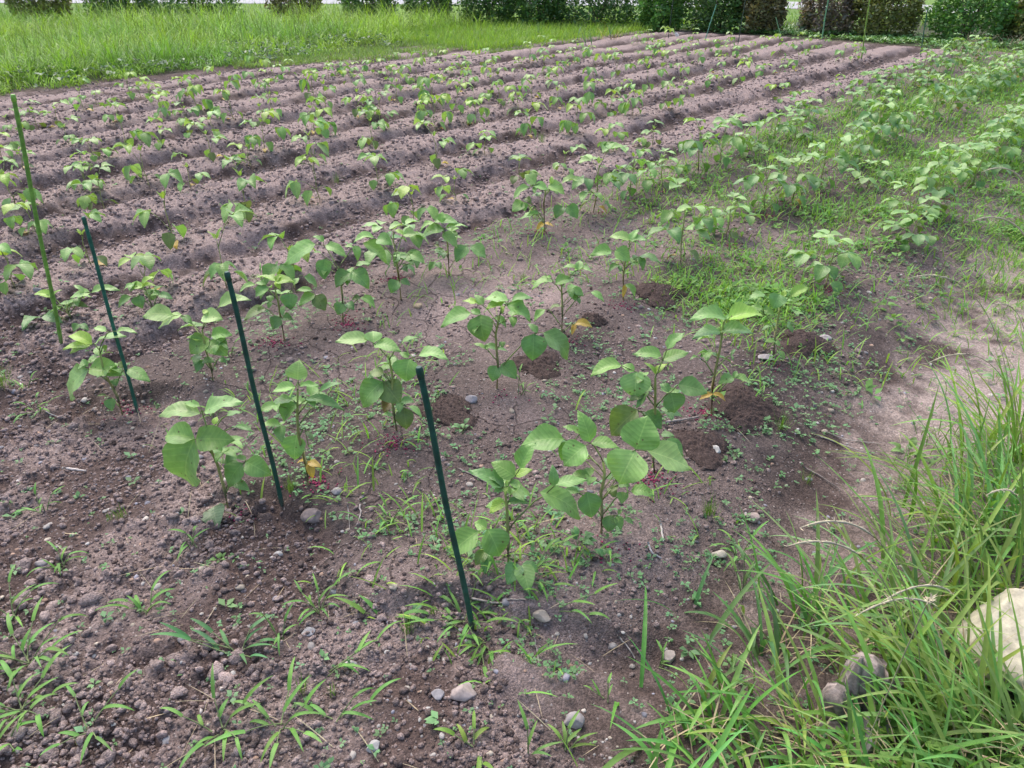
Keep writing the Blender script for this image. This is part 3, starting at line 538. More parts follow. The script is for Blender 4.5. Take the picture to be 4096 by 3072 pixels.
# ------------------------------------------------------------------ the other soybean plants: variants built once, then copied
def soy_proto(h, nodes, lsize, young, merged=False, seed=0):
    R = np.random.default_rng(seed)
    root = bpy.data.objects.new('soybean_plant', None); root.empty_display_size = .05
    ln = R.normal(0, .05, 2)
    SP = np.array([[ln[0] * h * t + R.normal(0, .004), ln[1] * h * t + R.normal(0, .004), h * .86 * t - .012] for t in np.linspace(0, 1, 6)])
    tt = np.linspace(0, 1, 6); parts = []
    mb = MB(); add_tube(mb, SP, (.0046 if not young else .0034) - .0018 * tt, np.repeat(STEMLO + (STEMHI - STEMLO) * tt[:, None], 6, 0), 6); parts.append(('stem', M_STEM, mb, None))
    pos = lambda f: np.array([np.interp(f, tt, SP[:, k]) for k in range(3)])
    nx, ny = (5, 5) if merged else (7, 5)
    foli = MB()
    def leafat(A, J, leaflets, lab=None):
        mb = foli if merged else MB()
        add_tube(mb, [A, (A + J) / 2 + [0, 0, .1 * np.linalg.norm(J - A)], J], [.0025, .0019, .0014], (.25, .33, .10), 4)
        for (az, el, L, wr, tone, arch) in leaflets:
            el = max(el, -math.asin(min(.97, max(.05, (J[2] - .018) / L))))
            d = np.array([math.cos(az) * math.cos(el), math.sin(az) * math.cos(el), math.sin(el)])
            c = np.array(TONE[tone]) * R.uniform(.85, 1.15) * np.array([R.uniform(.93, 1.1), 1, R.uniform(.9, 1.1)])
            b = J + d * .008
            leaflet(mb, b, b + d * L, np.array([0, 0, 1.]) + np.array([math.cos(az), math.sin(az), 0]) * .6 * max(0, -math.sin(el)) + R.normal(0, .15, 3), wr * L, c, R.uniform(.15, .6), arch, R.uniform(.02, .06), nx, ny, int(R.integers(999)))
        if not merged: parts.append(('leaf', M_LEAF, mb, lab))
    a0 = R.uniform(0, 6.28)
    # the pair of simple first leaves, hanging low
    for k in (0, 1):
        az = a0 + math.pi * k + R.normal(0, .2); A = pos(.42 if young else .3); J = A + np.array([math.cos(az), math.sin(az), .25]) * lsize * R.uniform(.3, .5)
        leafat(A, J, [(az + R.normal(0, .2), R.uniform(-1.35, -.8), lsize * R.uniform(.6, .8), .84, ('n' if young else 'd') if R.random() > .2 else 'o', .06)])
    if R.random() < .3:
        az = R.uniform(0, 6.28); A = pos(.22); leafat(A, A + np.array([math.cos(az), math.sin(az), -.1]) * .02, [(az, -.8, lsize * .6, .6, 'Y', .1)], 'withered yellow lower leaf')
    for i in range(nodes):
        f = .42 + .55 * i / max(1, nodes - 1) if nodes > 1 else .8
        az = a0 + 1.57 + i * 2.6 + R.normal(0, .35); top = i >= nodes - 2
        A = pos(f * .95); el = R.uniform(.35, .75) if not top else R.uniform(.7, 1.2)
        pl = lsize * R.uniform(.8, 1.4) * (1.1 - .25 * i / nodes)
        J = A + np.array([math.cos(az) * math.cos(el), math.sin(az) * math.cos(el), math.sin(el)]) * pl
        L = lsize * (R.uniform(.85, 1.08) if not top else R.uniform(.7, .95))
        droop = R.uniform(-.75, -.15) if not top else R.uniform(-.3, .2)
        if young: droop -= .35 if not top else .3
        tone = R.choice((['n', 'l'] if young else ['d', 'n']) if not top else (['l', 'n', 'l'] if not young else ['y', 'l', 'n']))
        leafat(A, J, [(az + R.normal(0, .1), droop, L, .68, tone, R.uniform(.06, .14)), (az + 1.45 + R.normal(0, .2), droop - .1, L * .9, .7, tone, R.uniform(.06, .13)), (az - 1.45 + R.normal(0, .2), droop - .1, L * .9, .7, tone, R.uniform(.06, .13))])
    A = pos(.98); az = R.uniform(0, 6.28)
    leafat(A, A + np.array([0, 0, .012]), [(az, .9, lsize * .4, .45, 'y', .05), (az + 2.2, .8, lsize * .35, .45, 'y', .05), (az + 4, 1., lsize * .3, .4, 'y', .05)])
    if merged: parts.append(('foliage', M_LEAF, foli, None))
    kids = []
    for nm, mt, mb, lab in parts:
        V = np.concatenate(mb.V); g = [np.concatenate(q) for q in (mb.Q, mb.T) if q]
        kids.append((nm, make_mesh(nm, V, g, mt, np.concatenate(mb.C), np.concatenate(mb.U)), lab))
    yel = any(l for _, _, l in kids)
    return kids, h, yel

LUSH = [soy_proto(.35, 6, .11, False, False, 200 + i) for i in range(8)]
YOUNG = [soy_proto(.22, 2 + i % 3, .112, True, False, 300 + i) for i in range(10)]
FARLUSH = [soy_proto(.36, 7, .115, False, True, 400 + i) for i in range(6)]
FARYOUNG = [soy_proto(.21, 2 + i % 2, .115, True, True, 500 + i) for i in range(8)]

def place_soy(x, y, h, protos, zoff=0):
    kids, ph, yel = protos[int(rng.integers(len(protos)))]
    z = hz(x, y) - .004
    r = bpy.data.objects.new('soybean_plant', None); COL.objects.link(r); r.empty_display_size = .05
    r.location = (x, y, z); r.rotation_euler = (0, 0, rng.uniform(0, 6.28)); k = h / ph; kk = .72 + .28 * k; r.scale = (kk, kk, k)
    for nm, me, lab in kids:
        o = bpy.data.objects.new(nm, me); COL.objects.link(o); o.parent = r
        if lab: o['label'] = lab
    SOY.append([r, x, y, h, {'Y'} if yel else set()])

def height_from_px(x, y, z, v):
    a = (1536 - v) / FPX; dz = -ST + a * CT; dy = CT + a * ST
    return CAMH + y * dz / dy - z

def clear(x, y, d): return all((q[1] - x) ** 2 + (q[2] - y) ** 2 > d * d for q in SOY)
for (u, v, t) in PTS:
    x, y, z = at(u, v, 1)
    c, s = cs(x, y)
    if v > 1350 and not clear(x, y, .42): continue
    if not clear(x, y, .17 if c < 3.1 and s < 5 else .09): continue
    h = height_from_px(x, y, z, t)
    bed = c < 3.0
    h = min(max(h, .2) * 1.05, .38) if bed else min(max(h, .14) * 1.25, .32)
    far = y > 8.2
    place_soy(x, y, h, (FARLUSH if far else LUSH) if bed else (FARYOUNG if far else YOUNG))
# the dense far part of the three weedy rows
for cc, s0, s1, st in ((.97, 5.3, 14.8, .33), (1.78, 6.3, 14.9, .34), (2.6, 7.2, 14.6, .50), (.3, 8.5, 14.8, .6)):
    s = s0
    while s < s1:
        c2 = cc + rng.normal(0, .05); x, y = xy(c2, s + rng.normal(0, .05)); s += st
        pu = 2048 + FPX * x / (y * CT + CAMH * ST)
        if pu < 4200 and clear(x, y, .26): place_soy(x, y, rng.uniform(.27, .42), FARLUSH if y > 8.2 else LUSH)

# rows and labels
ROWC = [.3, .97, 1.77, 2.6, 3.36, 4.17, 5.0, 5.72, 6.42, 7.15, 7.85, 8.6]
ROWN = ['thin outer row by the right-hand verge', 'row ending at the nearest green stake', 'row ending at the second green stake', 'row ending at the third, slimmer green stake', 'row ending at the tall bamboo-green stake',
        'first ridge beyond the bamboo-green stake', 'second ridge beyond the bamboo-green stake', 'third ridge beyond the bamboo-green stake', 'fourth ridge beyond the bamboo-green stake', 'fifth ridge beyond the bamboo-green stake', 'sixth ridge beyond the bamboo-green stake', 'outermost ridge before the tall grass']
ORD = ['first', 'second', 'third', 'fourth', 'fifth', 'sixth', 'seventh', 'eighth', 'ninth', 'tenth', 'eleventh', 'twelfth', '13th', '14th', '15th', '16th', '17th', '18th', '19th', '20th', '21st', '22nd', '23rd', '24th', '25th', '26th', '27th', '28th', '29th', '30th', '31st', '32nd', '33rd', '34th', '35th', '36th', '37th', '38th', '39th', '40th']
rows = {}
for q in SOY:
    c, s = cs(q[1], q[2]); i = int(np.argmin([abs(c - a) for a in ROWC])); rows.setdefault(i, []).append((s, q))
for i, l in rows.items():
    l.sort(key=lambda a: a[0])
    for k, (s, q) in enumerate(l):
        if i <= 3: ad = 'leafy' if q[3] > .27 else 'short'
        else: ad = 'small' if q[3] > .17 else 'tiny'
        if 'Y' in q[4]: ad += ' yellow-spotted' if False else ''
        lab = '%s soybean plant, %s from the left on the %s' % (ad, ORD[k], ROWN[i]) if i > 4 else '%s soybean plant, %s along the %s' % (ad, ORD[k], ROWN[i])
        tag(q[0], lab, 'soybean plant', 'soybean plants in the %s' % ROWN[i])
# ------------------------------------------------------------------ stakes at the row ends
def stake(b, t, r, col, label, name='garden_stake', nodes=0, group='garden stakes at the row ends'):
    x, y, z = at(b[0], b[1], 1); org = np.array([x, y, z])
    top = on_plane(t[0], t[1], y, 1); ax = top - org; L = np.linalg.norm(ax); ax /= L
    root = thing(name, org, label, 'stake', group)
    mb = MB(); P = []; R = []; n = 60
    for i in range(n + 1):
        f = i / n; rr = r * (1 + .03 * math.sin(f * 37) + (.0 if not nodes else .28 * math.exp(-((((f * nodes) % 1) - .5) / .035) ** 2)))
        if not nodes: rr *= 1 + .10 * math.exp(-(((f * 3 + .12) % 1 - .5) / .012) ** 2)
        P.append(org + ax * (L * f - (.05 if i == 0 else 0)) + np.array([math.sin(f * 9), 0, 0]) * r * .25); R.append(rr)
    c0 = np.array(col); cc = np.array([c0 * (1 + .12 * math.sin(i * .7)) for i in range(n + 1)]); cc[:3] = cc[:3] * .6 + np.array([.16, .13, .11]) * .4
    add_tube(mb, P, R, np.repeat(cc, 12, 0), 12); mb.build('pole', M_STAKE, root, org)
    mb = MB(); e = P[-1]
    add_tube(mb, [e - ax * .022, e - ax * .018, e + ax * .002, e + ax * .006], [r * 1.02, r * 1.12, r * 1.12, r * .8], c0 * (.9 if not nodes else 1.5), 12); mb.build('end_cap', M_STAKE, root, org)
    return root
DG = (.012, .072, .05)
stake((1890, 2525), (1676, 1478), .0070, DG, 'nearest dark green coated stake, thickest looking and standing in the foreground')
stake((1124, 2000), (908, 1096), .0068, DG, 'second dark green coated stake, beside the broad-leaved plant with a hanging lower leaf')
stake((553, 1658), (334, 874), .0063, (.016, .12, .08), 'third green stake, slimmer and bluer, with red-stained soil at its foot')
stake((252, 1395), (52, 385), .0076, (.16, .33, .05), 'tall bright bamboo-green stake with ringed nodes near the left edge', nodes=7)
G2 = 'garden stakes at the far row ends'
stake((2671, 169), (2694, -12), .007, (.03, .05, .04), 'thin dark stake at the far corner beside the white scraps', group=G2)
stake((2817, 181), (2865, 18), .009, (.12, .32, .22), 'pale teal leaning stake in front of the large broad-leaved plant', group=G2)
stake((2949, 194), (2981, 2), .007, (.04, .07, .05), 'thin dark stake between the broad-leaved plant and the brown shrub', group=G2)
stake((3125, 150), (3103, 70), .009, (.16, .34, .16), 'short pale green stake leaning left at the far field edge', group=G2)
stake((3285, 165), (3314, -12), .012, (.14, .34, .17), 'thick pale green stake in front of the twiggy brown shrub', group=G2)
stake((3442, 250), (3480, -14), .010, (.20, .33, .05), 'yellow-green bamboo-like stake in front of the olive shrub', nodes=8, group=G2)
stake((3680, 226), (3709, 42), .008, (.04, .13, .07), 'dark green slender stake in the grass left of the big round shrub', group=G2)
stake((3950, 150), (3980, 50), .009, (.15, .22, .07), 'faint olive stake in front of the big round shrub', group=G2)

# ------------------------------------------------------------------ lumps: stones, gravel, clods
import bmesh
def ico(sub):
    bm = bmesh.new(); bmesh.ops.create_icosphere(bm, subdivisions=sub, radius=1); bm.verts.ensure_lookup_table()
    V = np.array([v.co[:] for v in bm.verts]); F = np.array([[v.index for v in f.verts] for f in bm.faces]); bm.free(); return V, F
def lump(sub, seed, cuts=5, rough=.18):
    V, F = ico(sub); R = np.random.default_rng(seed)
    for _ in range(cuts):
        n = nrm(R.normal(0, 1, 3)); d = R.uniform(.55, .85); p = V @ n; V = V - np.outer(np.maximum(p - d, 0), n) * .95
    for k, a in ((2, rough), (5, rough * .45), (11, rough * .2)):
        o = R.uniform(0, 50, 3); f = fbm(V[:, 0] * k + o[0] + V[:, 2] * k * .7, V[:, 1] * k + o[1] - V[:, 2] * k * .6, seed, 2) - .5
        V = V * (1 + a * 2 * f)[:, None]
    return V, F
def scatter(name, P, S, cols, mat, sub, nvar, seed, squash=(.5, .95), rough=.25, cuts=3, smooth=False):
    vs = [lump(sub, seed + i, cuts, rough) for i in range(nvar)]; n = len(P); k = rng.integers(0, nvar, n)
    VV = []; FF = []; CC = []; off = 0
    for i in range(nvar):
        ii = np.nonzero(k == i)[0]
        if not len(ii): continue
        V, F = vs[i]; a = rng.uniform(0, 6.28, len(ii)); sq = rng.uniform(*squash, len(ii)); ex = rng.uniform(.75, 1.3, len(ii))
        X = V[None, :, 0] * ex[:, None]; Y = V[None, :, 1] / ex[:, None]; Z = V[None, :, 2] * sq[:, None]
        ca, sa = np.cos(a)[:, None], np.sin(a)[:, None]
        W = np.stack([X * ca - Y * sa, X * sa + Y * ca, Z], -1) * S[ii][:, None, None] + P[ii][:, None, :]
        VV.append(W.reshape(-1, 3)); FF.append((F[None] + (np.arange(len(ii)) * len(V))[:, None, None] + off).reshape(-1, 3)); CC.append(np.repeat(cols[ii], len(V), 0)); off += len(ii) * len(V)
    me = make_mesh(name, np.concatenate(VV), np.concatenate(FF), mat, np.concatenate(CC), None, smooth)
    o = bpy.data.objects.new(name, me); COL.objects.link(o); return o

def sample(n, fn, xr, yr, batch=40000):
    """random ground points accepted with probability fn(x, y, c, s)"""
    out = []; got = 0
    for _ in range(60):
        # more points near the camera: uniform in image-like depth
        y = np.exp(rng.uniform(math.log(yr[0] + 1.2), math.log(yr[1] + 1.2), batch)) - 1.2; x = rng.uniform(-1, 1, batch) * (.78 * y + .9)
        m = (x > xr[0]) & (x < xr[1]); x = x[m]; y = y[m]; c, s = cs(x, y)
        p = fn(x, y, c, s); k = rng.random(len(x)) < p
        out.append(np.stack([x[k], y[k]], 1)); got += k.sum()
        if got >= n: break
    q = np.concatenate(out)[:n]; z = height(q[:, 0], q[:, 1]); return np.column_stack([q, z])

def f_clod(x, y, c, s):
    c, s, wob, T, Hd, B = zones(x, y); tri = .5 + .5 * np.cos(2 * np.pi * (c + wob * .7 - 3.38) / PER)
    return np.clip(T * (.25 + .75 * sm(.2, .8, tri)) + Hd * sm(.42, .6, fbm(x * 2.2, y * 2.2, 77, 3)) * 1.2 + .05 * B, 0, 1) * (1 - .5 * sm(.55, .4, fbm(x * 4, y * 4, 91, 2)))
P = sample(6500, f_clod, (-9, 9), (.6, 11)); S = np.exp(rng.normal(math.log(.0068), .5, len(P))).clip(.003, .024)
dcol = np.array([.35, .28, .268]) * rng.uniform(.55, 1.12, len(P))[:, None]
P2 = sample(900, f_clod, (-9, 9), (4.2, 15)); S2 = np.exp(rng.normal(math.log(.0105), .45, len(P2))).clip(.005, .03); P = np.concatenate([P, P2]); S = np.concatenate([S, S2])
dcol = np.array([.36, .28, .26]) * rng.uniform(.65, 1.15, len(P))[:, None]
P[:, 2] += S * .12; o = scatter('soil_clods', P, S, dcol, M_CRUMB, 2, 8, 900, (.55, .95), .34, 4, True); tag(o, kind='stuff')
# fine angular crumbs: dry pale ones and damp dark ones
def crumbs(n, fn, xr, yr, med, grow, lo, hi, base):
    P = sample(n, fn, xr, yr, 120000); S = np.exp(rng.normal(math.log(med), .5, len(P))).clip(lo, hi) * (1 + grow * P[:, 1])
    dryc = np.array([.31, .238, .22]); wet = np.array([.10, .070, .061]); t = sm(.3, .75, fbm(P[:, 0] * 5, P[:, 1] * 5, 73, 3) * .6 + rng.random(len(P)) * .4 + .2 + base)[:, None]
    P[:, 2] += S * .25; o = scatter('soil_crumbs', P, S, (wet + (dryc - wet) * t) * rng.uniform(.75, 1.15, (len(P), 1)), M_CRUMB, 1, 10, 1200 + n, (.6, 1.), .3, 3, False); tag(o, kind='stuff')
crumbs(26000, lambda x, y, c, s: zones(x, y)[4] * (.35 + .65 * sm(.35, .6, fbm(x * 3, y * 3, 74, 3))), (-3, 3), (.6, 4), .0040, .0, .0018, .012, 0.)
crumbs(9000, lambda x, y, c, s: zones(x, y)[5] * sm(.4, .65, fbm(x * 3, y * 3, 75, 3)) * (s < 7), (-3, 6), (.9, 6.5), .0034, .06, .0015, .009, -.05)
crumbs(34000, lambda x, y, c, s: zones(x, y)[3] * (.3 + .7 * sm(.3, .6, fbm(x * 2.4, y * 2.4, 76, 3))), (-10, 9), (2.4, 13), .0048, .10, .0025, .012, .6)
def f_grav(x, y, c, s):
    c, s, wob, T, Hd, B = zones(x, y); return np.clip(B * .55 + Hd * .9 + .12 * T + .35 * ((c < .7) & (c > -.3)), 0, 1)
P = sample(2600, f_grav, (-5, 6), (.6, 7)); S = np.exp(rng.normal(math.log(.0048), .5, len(P))).clip(.002, .014)
pal = np.array([[.36, .33, .31], [.42, .36, .29], [.25, .24, .25], [.5, .47, .44], [.36, .24, .18], [.3, .29, .33], [.44, .40, .36]])
o = scatter('gravel', P, S, pal[rng.integers(0, len(pal), len(P))] * rng.uniform(.7, 1.1, len(P))[:, None], M_STONE, 2, 6, 950, (.4, .8), .12, 7, False); tag(o, kind='stuff')

def stone(u, v, r, col, label, sq=.7, seed=1, ex=1.15, rz=0, name='stone', sub=4, cuts=9, rg=.09):
    x, y, z = at(u, v); V, F = lump(sub, seed, cuts, rg); V = V * np.array([ex, 1 / ex, sq]) * r
    c_, s_ = math.cos(rz), math.sin(rz); V = V @ np.array([[c_, s_, 0], [-s_, c_, 0], [0, 0, 1]])
    mb = MB(); mb.add(V, F, np.array(col) * .85); o = mb.build(name, M_STONE); o.location = (x, y, z + r * sq * .35); tag(o, label, name)
    return o
stone(1000, 1508, .030, (.47, .385, .355), 'largest pinkish angular stone on the bare soil below the nearest stake', .85, 31)
stone(948, 1508, .016, (.34, .32, .33), 'grey stone just left of the large pinkish stone', .6, 32)
stone(668, 1370, .017, (.42, .40, .40), 'pale grey flat stone among crabgrass left of the nearest stake', .45, 33)
stone(676, 1122, .030, (.27, .215, .20), 'crumbly brown lump of earth right of the second stake foot', .7, 34)
stone(726, 1065, .016, (.40, .36, .36), 'grey-pink stone on the mud right of the second stake', .8, 35)
stone(1541, 980, .021, (.60, .56, .51), 'white upright stone beside the dark crumb mound', .95, 36)
stone(1552, 1203, .020, (.56, .50, .42), 'pale cream stone at the edge of the right-hand grass', .6, 37)
stone(1627, 1122, .026, (.40, .32, .285), 'flat brownish stone between the grass and the nearest row', .5, 38)
stone(902, 664, .024, (.56, .42, .27), 'yellowish tan stone lying in the middle of the mud bed', .65, 39)
stone(1170, 1345, .022, (.45, .38, .31), 'buff stone half buried beside the nearest stake foot', .8, 40)
stone(1446, 1424, .019, (.45, .385, .34), 'upright pale stone in front of the dug hollow', .95, 41)
stone(1018, 868, .020, (.37, .34, .36), 'pointed grey stone behind the nearest stake', .95, 42)
stone(1238, 1560, .022, (.38, .34, .33), 'grey cracked clod-like stone near the bottom centre', .8, 43)
stone(808, 1622, .016, (.46, .44, .42), 'small pale stone near the bottom edge', .8, 44)
stone(95, 1230, .016, (.34, .3, .29), 'dull brown stone among weeds by the left edge', .7, 45)
stone(52, 662, .028, (.42, .34, .33), 'pinkish stone left of the bamboo-green stake', .7, 46)
stone(672, 1010, .02, (.42, .37, .36), 'small stone under the withered leaf', .6, 47)
stone(88, 648, .02, (.38, .34, .34), 'small grey stone behind the bamboo-green stake', .6, 48)
stone(720, 1280, .013, (.44, .42, .42), 'tiny grey stone between the two nearest stakes', .8, 52)
stone(1780, 735, .026, (.42, .38, .37), 'grey round stone beside the dark mound right of the nearest row', .6, 53)
stone(1655, 775, .03, (.40, .36, .36), 'flat grey stone at the foot of a nearest-row plant', .35, 54)
stone(2215, 1425, .165, (.60, .54, .41), 'large pale buff boulder partly hidden in the right-hand grass', .95, 49, 1.1, .5, 'boulder', 5, 12, .035)
stone(1990, 1480, .05, (.36, .36, .40), 'flat bluish grey rock under the long grass by the root stump', .4, 50, 1.2, .3, 'rock')
stone(1890, 1590, .05, (.33, .31, .31), 'dark grey rock at the foot of the long grass below the root stump', .5, 51, 1.3, .9, 'rock')

# gnarled piece of root standing in the grass
def root_stump():
    x, y, z = at(1835, 1525); org = np.array([x, y, z]); mb = MB()
    def limb(pts, rad, seed):
        P = np.array([org + np.array(p) for p in pts]); n = len(P); t = np.linspace(0, n - 1, 26)
        Q = np.stack([np.interp(t, np.arange(n), P[:, k]) for k in range(3)], 1); R = np.interp(t, np.arange(n), rad)
        k = 22; V, F = tube(Q, R, k, cap=False)
        a = np.tile(np.arange(k), 26); tt = np.repeat(t, k); cen = np.repeat(Q, k, 0)
        g = 1 + .13 * np.sin(a * 2 * np.pi * 5 / k + tt * 1.3) + .05 * np.sin(a * 2 * np.pi * 9 / k + tt * .6) + .35 * (fbm(a * .5, tt * 1.1, seed, 3) - .5) + .15 * (fbm(tt * 3, a * 1.3, seed + 3, 2) - .5)
        V = cen + (V - cen) * g[:, None]
        f = .7 + .6 * fbm(a * .8, tt * .6, seed + 5, 2); st = .55 + .75 * vnoise(a * 1.1 + 3 * seed, tt * .35, seed + 9); mb.add(V, F, np.array([.31, .255, .235]) * (f * st)[:, None])
        for e in (0, -1):
            ring = V[:k] if e == 0 else V[-k:]; mb.add(np.vstack([ring, Q[e][None]]), np.array([[k, j, (j + 1) % k] for j in range(k)]), (.22, .19, .17))
    limb([(.05, .03, -.03), (.035, .02, .03), (.024, .012, .085), (.022, .008, .125), (.035, .01, .142)], [.06, .055, .046, .036, .014], 3)
    limb([(.0, .0, .02), (-.012, -.004, .08), (-.012, -.002, .13), (-.010, .0, .165)], [.026, .018, .011, .003], 13)
    limb([(-.03, -.012, -.02), (-.045, -.02, .03), (-.05, -.02, .07), (-.045, -.018, .088)], [.036, .036, .028, .012], 23)
    limb([(.07, .03, -.02), (.10, .02, .03), (.105, .02, .06)], [.034, .028, .012], 33)
    limb([(-.09, -.05, -.012), (.0, -.06, .006), (.09, -.05, -.004)], [.016, .022, .014], 43)
    o = mb.build('root_stump', M_WOOD, None, org); tag(o, 'gnarled grey root stump with two horns in the right-hand grass', 'root stump')
root_stump()

# loose dark crumb mounds beside the stems
CRUMB = [lump(1, 70 + m_, 2, .3) for m_ in range(6)]
MOUNDL = ['dark crumb mound on the second row, second from the grassy end', 'small dark crumb mound beside a yellow-leaved plant', 'dark crumb mound right of the nearest row, farthest of the three', 'broad dark crumb mound right of a yellow-leaved nearest-row plant', 'dark crumb mound right of the plant behind the nearest stake', 'dark crumb mound beside the plant by the mud crack', 'dark crumb mound around the white upright stone', 'flat dark crumb spill just below the broad dark mound']
for i, (u, v, r, hh) in enumerate(MOUNDS):
    x, y, z = at(u, v); org = np.array([x, y, z]); mb = MB(); g = 84
    rr = np.linspace(0, 1, 34); V = [[0, 0, hh]]; F = []
    ths = np.linspace(0, 2 * math.pi, g, endpoint=False)
    for j, q in enumerate(rr[1:]):
        for a in ths:
            wob_ = 1 + .2 * math.sin(3 * a + i) + .5 * (float(fbm(np.array([math.cos(a) * 2.2 + i * 5]), np.array([math.sin(a) * 2.2]), 88, 3)[0]) - .5); px, py = x + math.cos(a) * r * q * wob_, y + math.sin(a) * r * q * wob_ * .9
            V.append([px - x, py - y, 0])
    V = np.array(V); q = np.concatenate([[0], np.repeat(rr[1:], g)])
    gz = height(V[:, 0] + x, V[:, 1] + y, False) - z
    d1, w1 = worley((V[:, 0] + x) / .012, (V[:, 1] + y) / .012, 300 + i)
    V[:, 2] = gz + .006 + hh * np.cos(np.clip(q, 0, 1) * 1.57) ** 1.2 + (1 - d1) * .006 * w1 * 2 - .004 * sm(.9, 1, q)
    F = [[0, 1 + a, 1 + (a + 1) % g] for a in range(g)]
    for j in range(len(rr) - 2):
        for a in range(g):
            p, p2 = 1 + j * g + a, 1 + j * g + (a + 1) % g; F += [[p, p + g, p2 + g], [p, p2 + g, p2]]
    mb.add(V, np.array(F), np.array([.090, .063, .056]))
    # loose crumbs on the mound
    n = 620; a = rng.uniform(0, 6.28, n); q = np.minimum(np.abs(rng.normal(.5, .4, n)), 1.1)
    lx, ly = np.cos(a) * r * q, np.sin(a) * r * q * .9; lz = height(lx + x, ly + y, False) - z + hh * np.cos(np.clip(q, 0, 1) * 1.57) ** 1.2
    for k in range(n):
        Vv, Ff = CRUMB[k % 6]
        mb.add(Vv * rng.uniform(.0014, .0042) + np.array([lx[k], ly[k], lz[k] + .002]), Ff, np.array([.098, .069, .061]) * rng.uniform(.7, 1.3))
    o = mb.build('soil_mound', M_MOUND); o.location = org; tag(o, MOUNDL[i], 'soil mound', 'dark crumb mounds beside the plants')

# twigs and stalk bits
def twig(pts, r, col, label, name='twig', wig=.004):
    Q = [];
    for (u, v) in pts:
        x, y, z = at(u, v); Q.append([x, y, z + r * 1.2 + .002])
    Q = np.array(Q); n = len(Q); t = np.linspace(0, n - 1, max(8, n * 4)); P = np.stack([np.interp(t, np.arange(n), Q[:, k]) for k in range(3)], 1)
    P[:, :2] += rng.normal(0, wig * .25, (len(P), 2)); P[:, 2] = np.maximum(P[:, 2], height(P[:, 0], P[:, 1]) + r * .7)
    mb = MB(); R = r * np.linspace(1, .55, len(P)) * rng.uniform(.85, 1.15, len(P)); add_tube(mb, P, R, np.array(col), 6); o = mb.build(name, M_WOOD, None, P[0]); tag(o, label, 'twig'); return o
WG = (.36, .32, .30)
twig([(1432, 918), (1470, 912), (1510, 905)], .0055, (.30, .26, .24), 'thick grey stick lying beside a yellow-leaved plant of the nearest row')
twig([(778, 1092), (780, 1115), (772, 1138)], .0028, WG, 'curved pale root right of the second stake')
twig([(750, 1088), (756, 1148)], .0016, (.33, .29, .27), 'straight thin twig right of the second stake')
twig([(1398, 1178), (1408, 1200), (1428, 1212)], .0036, (.42, .40, .40), 'crooked grey root right of the double plant')
twig([(1426, 1132), (1431, 1176)], .0042, (.52, .47, .42), 'short pale stick right of the double plant')
twig([(140, 1022), (190, 1028)], .005, (.52, .46, .42), 'pale broken stick on the soil near the left edge')
twig([(1728, 1010), (1770, 1032), (1812, 1060)], .0035, (.24, .2, .18), 'brown stick between the nearest row and the right grass')
twig([(1752, 942), (1810, 962), (1880, 985)], .0028, (.45, .40, .36), 'long dry stalk lying on the soil at the grass edge')
twig([(1760, 930), (1830, 955), (1900, 962)], .002, (.47, .42, .38), 'thin dry stalk above the long dry stalk at the grass edge')
twig([(1010, 1318), (1080, 1312), (1135, 1300)], .003, (.36, .31, .27), 'dry stem lying beside the nearest stake foot')
twig([(1150, 1362), (1158, 1400), (1166, 1440)], .002, (.38, .34, .31), 'thin root hanging in the hollow below the nearest stake')
twig([(1332, 1390), (1352, 1408), (1372, 1425)], .0024, (.40, .36, .33), 'thin root in the dug hollow')
twig([(985, 1012), (1030, 1035), (1064, 1056)], .003, (.2, .17, .16), 'dark bent twig behind the nearest stake')
twig([(900, 778), (960, 770), (1010, 760)], .0022, (.12, .09, .085), 'dark rootlet along the crack in the mud')
twig([(1060, 700), (1120, 703), (1165, 702)], .0018, (.44, .39, .35), 'pale dry stem behind the plant by the mud crack')
twig([(100, 905), (135, 912), (150, 905)], .0022, (.4, .36, .33), 'pale root near the left edge')

# ------------------------------------------------------------------ pink pellets strewn round the stems
mbp = []; Pp = []
for q in SOY:
    c, s = cs(q[1], q[2])
    if c > 3.0 or s > 6 or rng.random() < .2: continue
    n = int(rng.uniform(20, 100)); cx, cy = q[1] + rng.normal(0, .03), q[2] + rng.normal(-.02, .03)
    r = np.abs(rng.normal(0, .04, n)); a = rng.uniform(0, 6.28, n); Pp.append(np.stack([cx + r * np.cos(a) * 1.3, cy + r * np.sin(a)], 1))
Pp = np.concatenate(Pp); Pp = np.column_stack([Pp, height(Pp[:, 0], Pp[:, 1]) + .0015])
o = scatter('pink_pellets', Pp, rng.uniform(.0022, .0042, len(Pp)), np.array([.30, .04, .10]) * rng.uniform(.6, 1.3, len(Pp))[:, None], M_PINK, 1, 4, 980, (.6, 1), .1, 1, True); tag(o, kind='stuff')
# ------------------------------------------------------------------ grasses that nobody could count
def grass(name, P, L, W, lean, bend, col, seg=4, fold=0., azm=None):
    n = len(P); az = rng.uniform(0, 6.28, n) if azm is None else azm
    V, F, C = blades(P, az, L, W, lean, bend, seg, col, fold)
    me = make_mesh(name, V, F, M_GRASS, C, None, True); o = bpy.data.objects.new(name, me); COL.objects.link(o); return tag(o, kind='stuff')

def gcol(base, n, v=.25, hue=.12):
    return np.array(base) * rng.uniform(1 - v, 1 + v, (n, 1)) * np.column_stack([rng.uniform(1 - hue, 1 + hue * 1.5, n), np.ones(n), rng.uniform(1 - hue, 1 + hue, n)])

def clumped(centres, k, spread):
    n = len(centres) * k; P = np.repeat(centres, k, 0); P[:, :2] += rng.normal(0, spread, (n, 2)); P[:, 2] = height(P[:, 0], P[:, 1], False) - .01
    return P, np.repeat(np.arange(len(centres)), k)

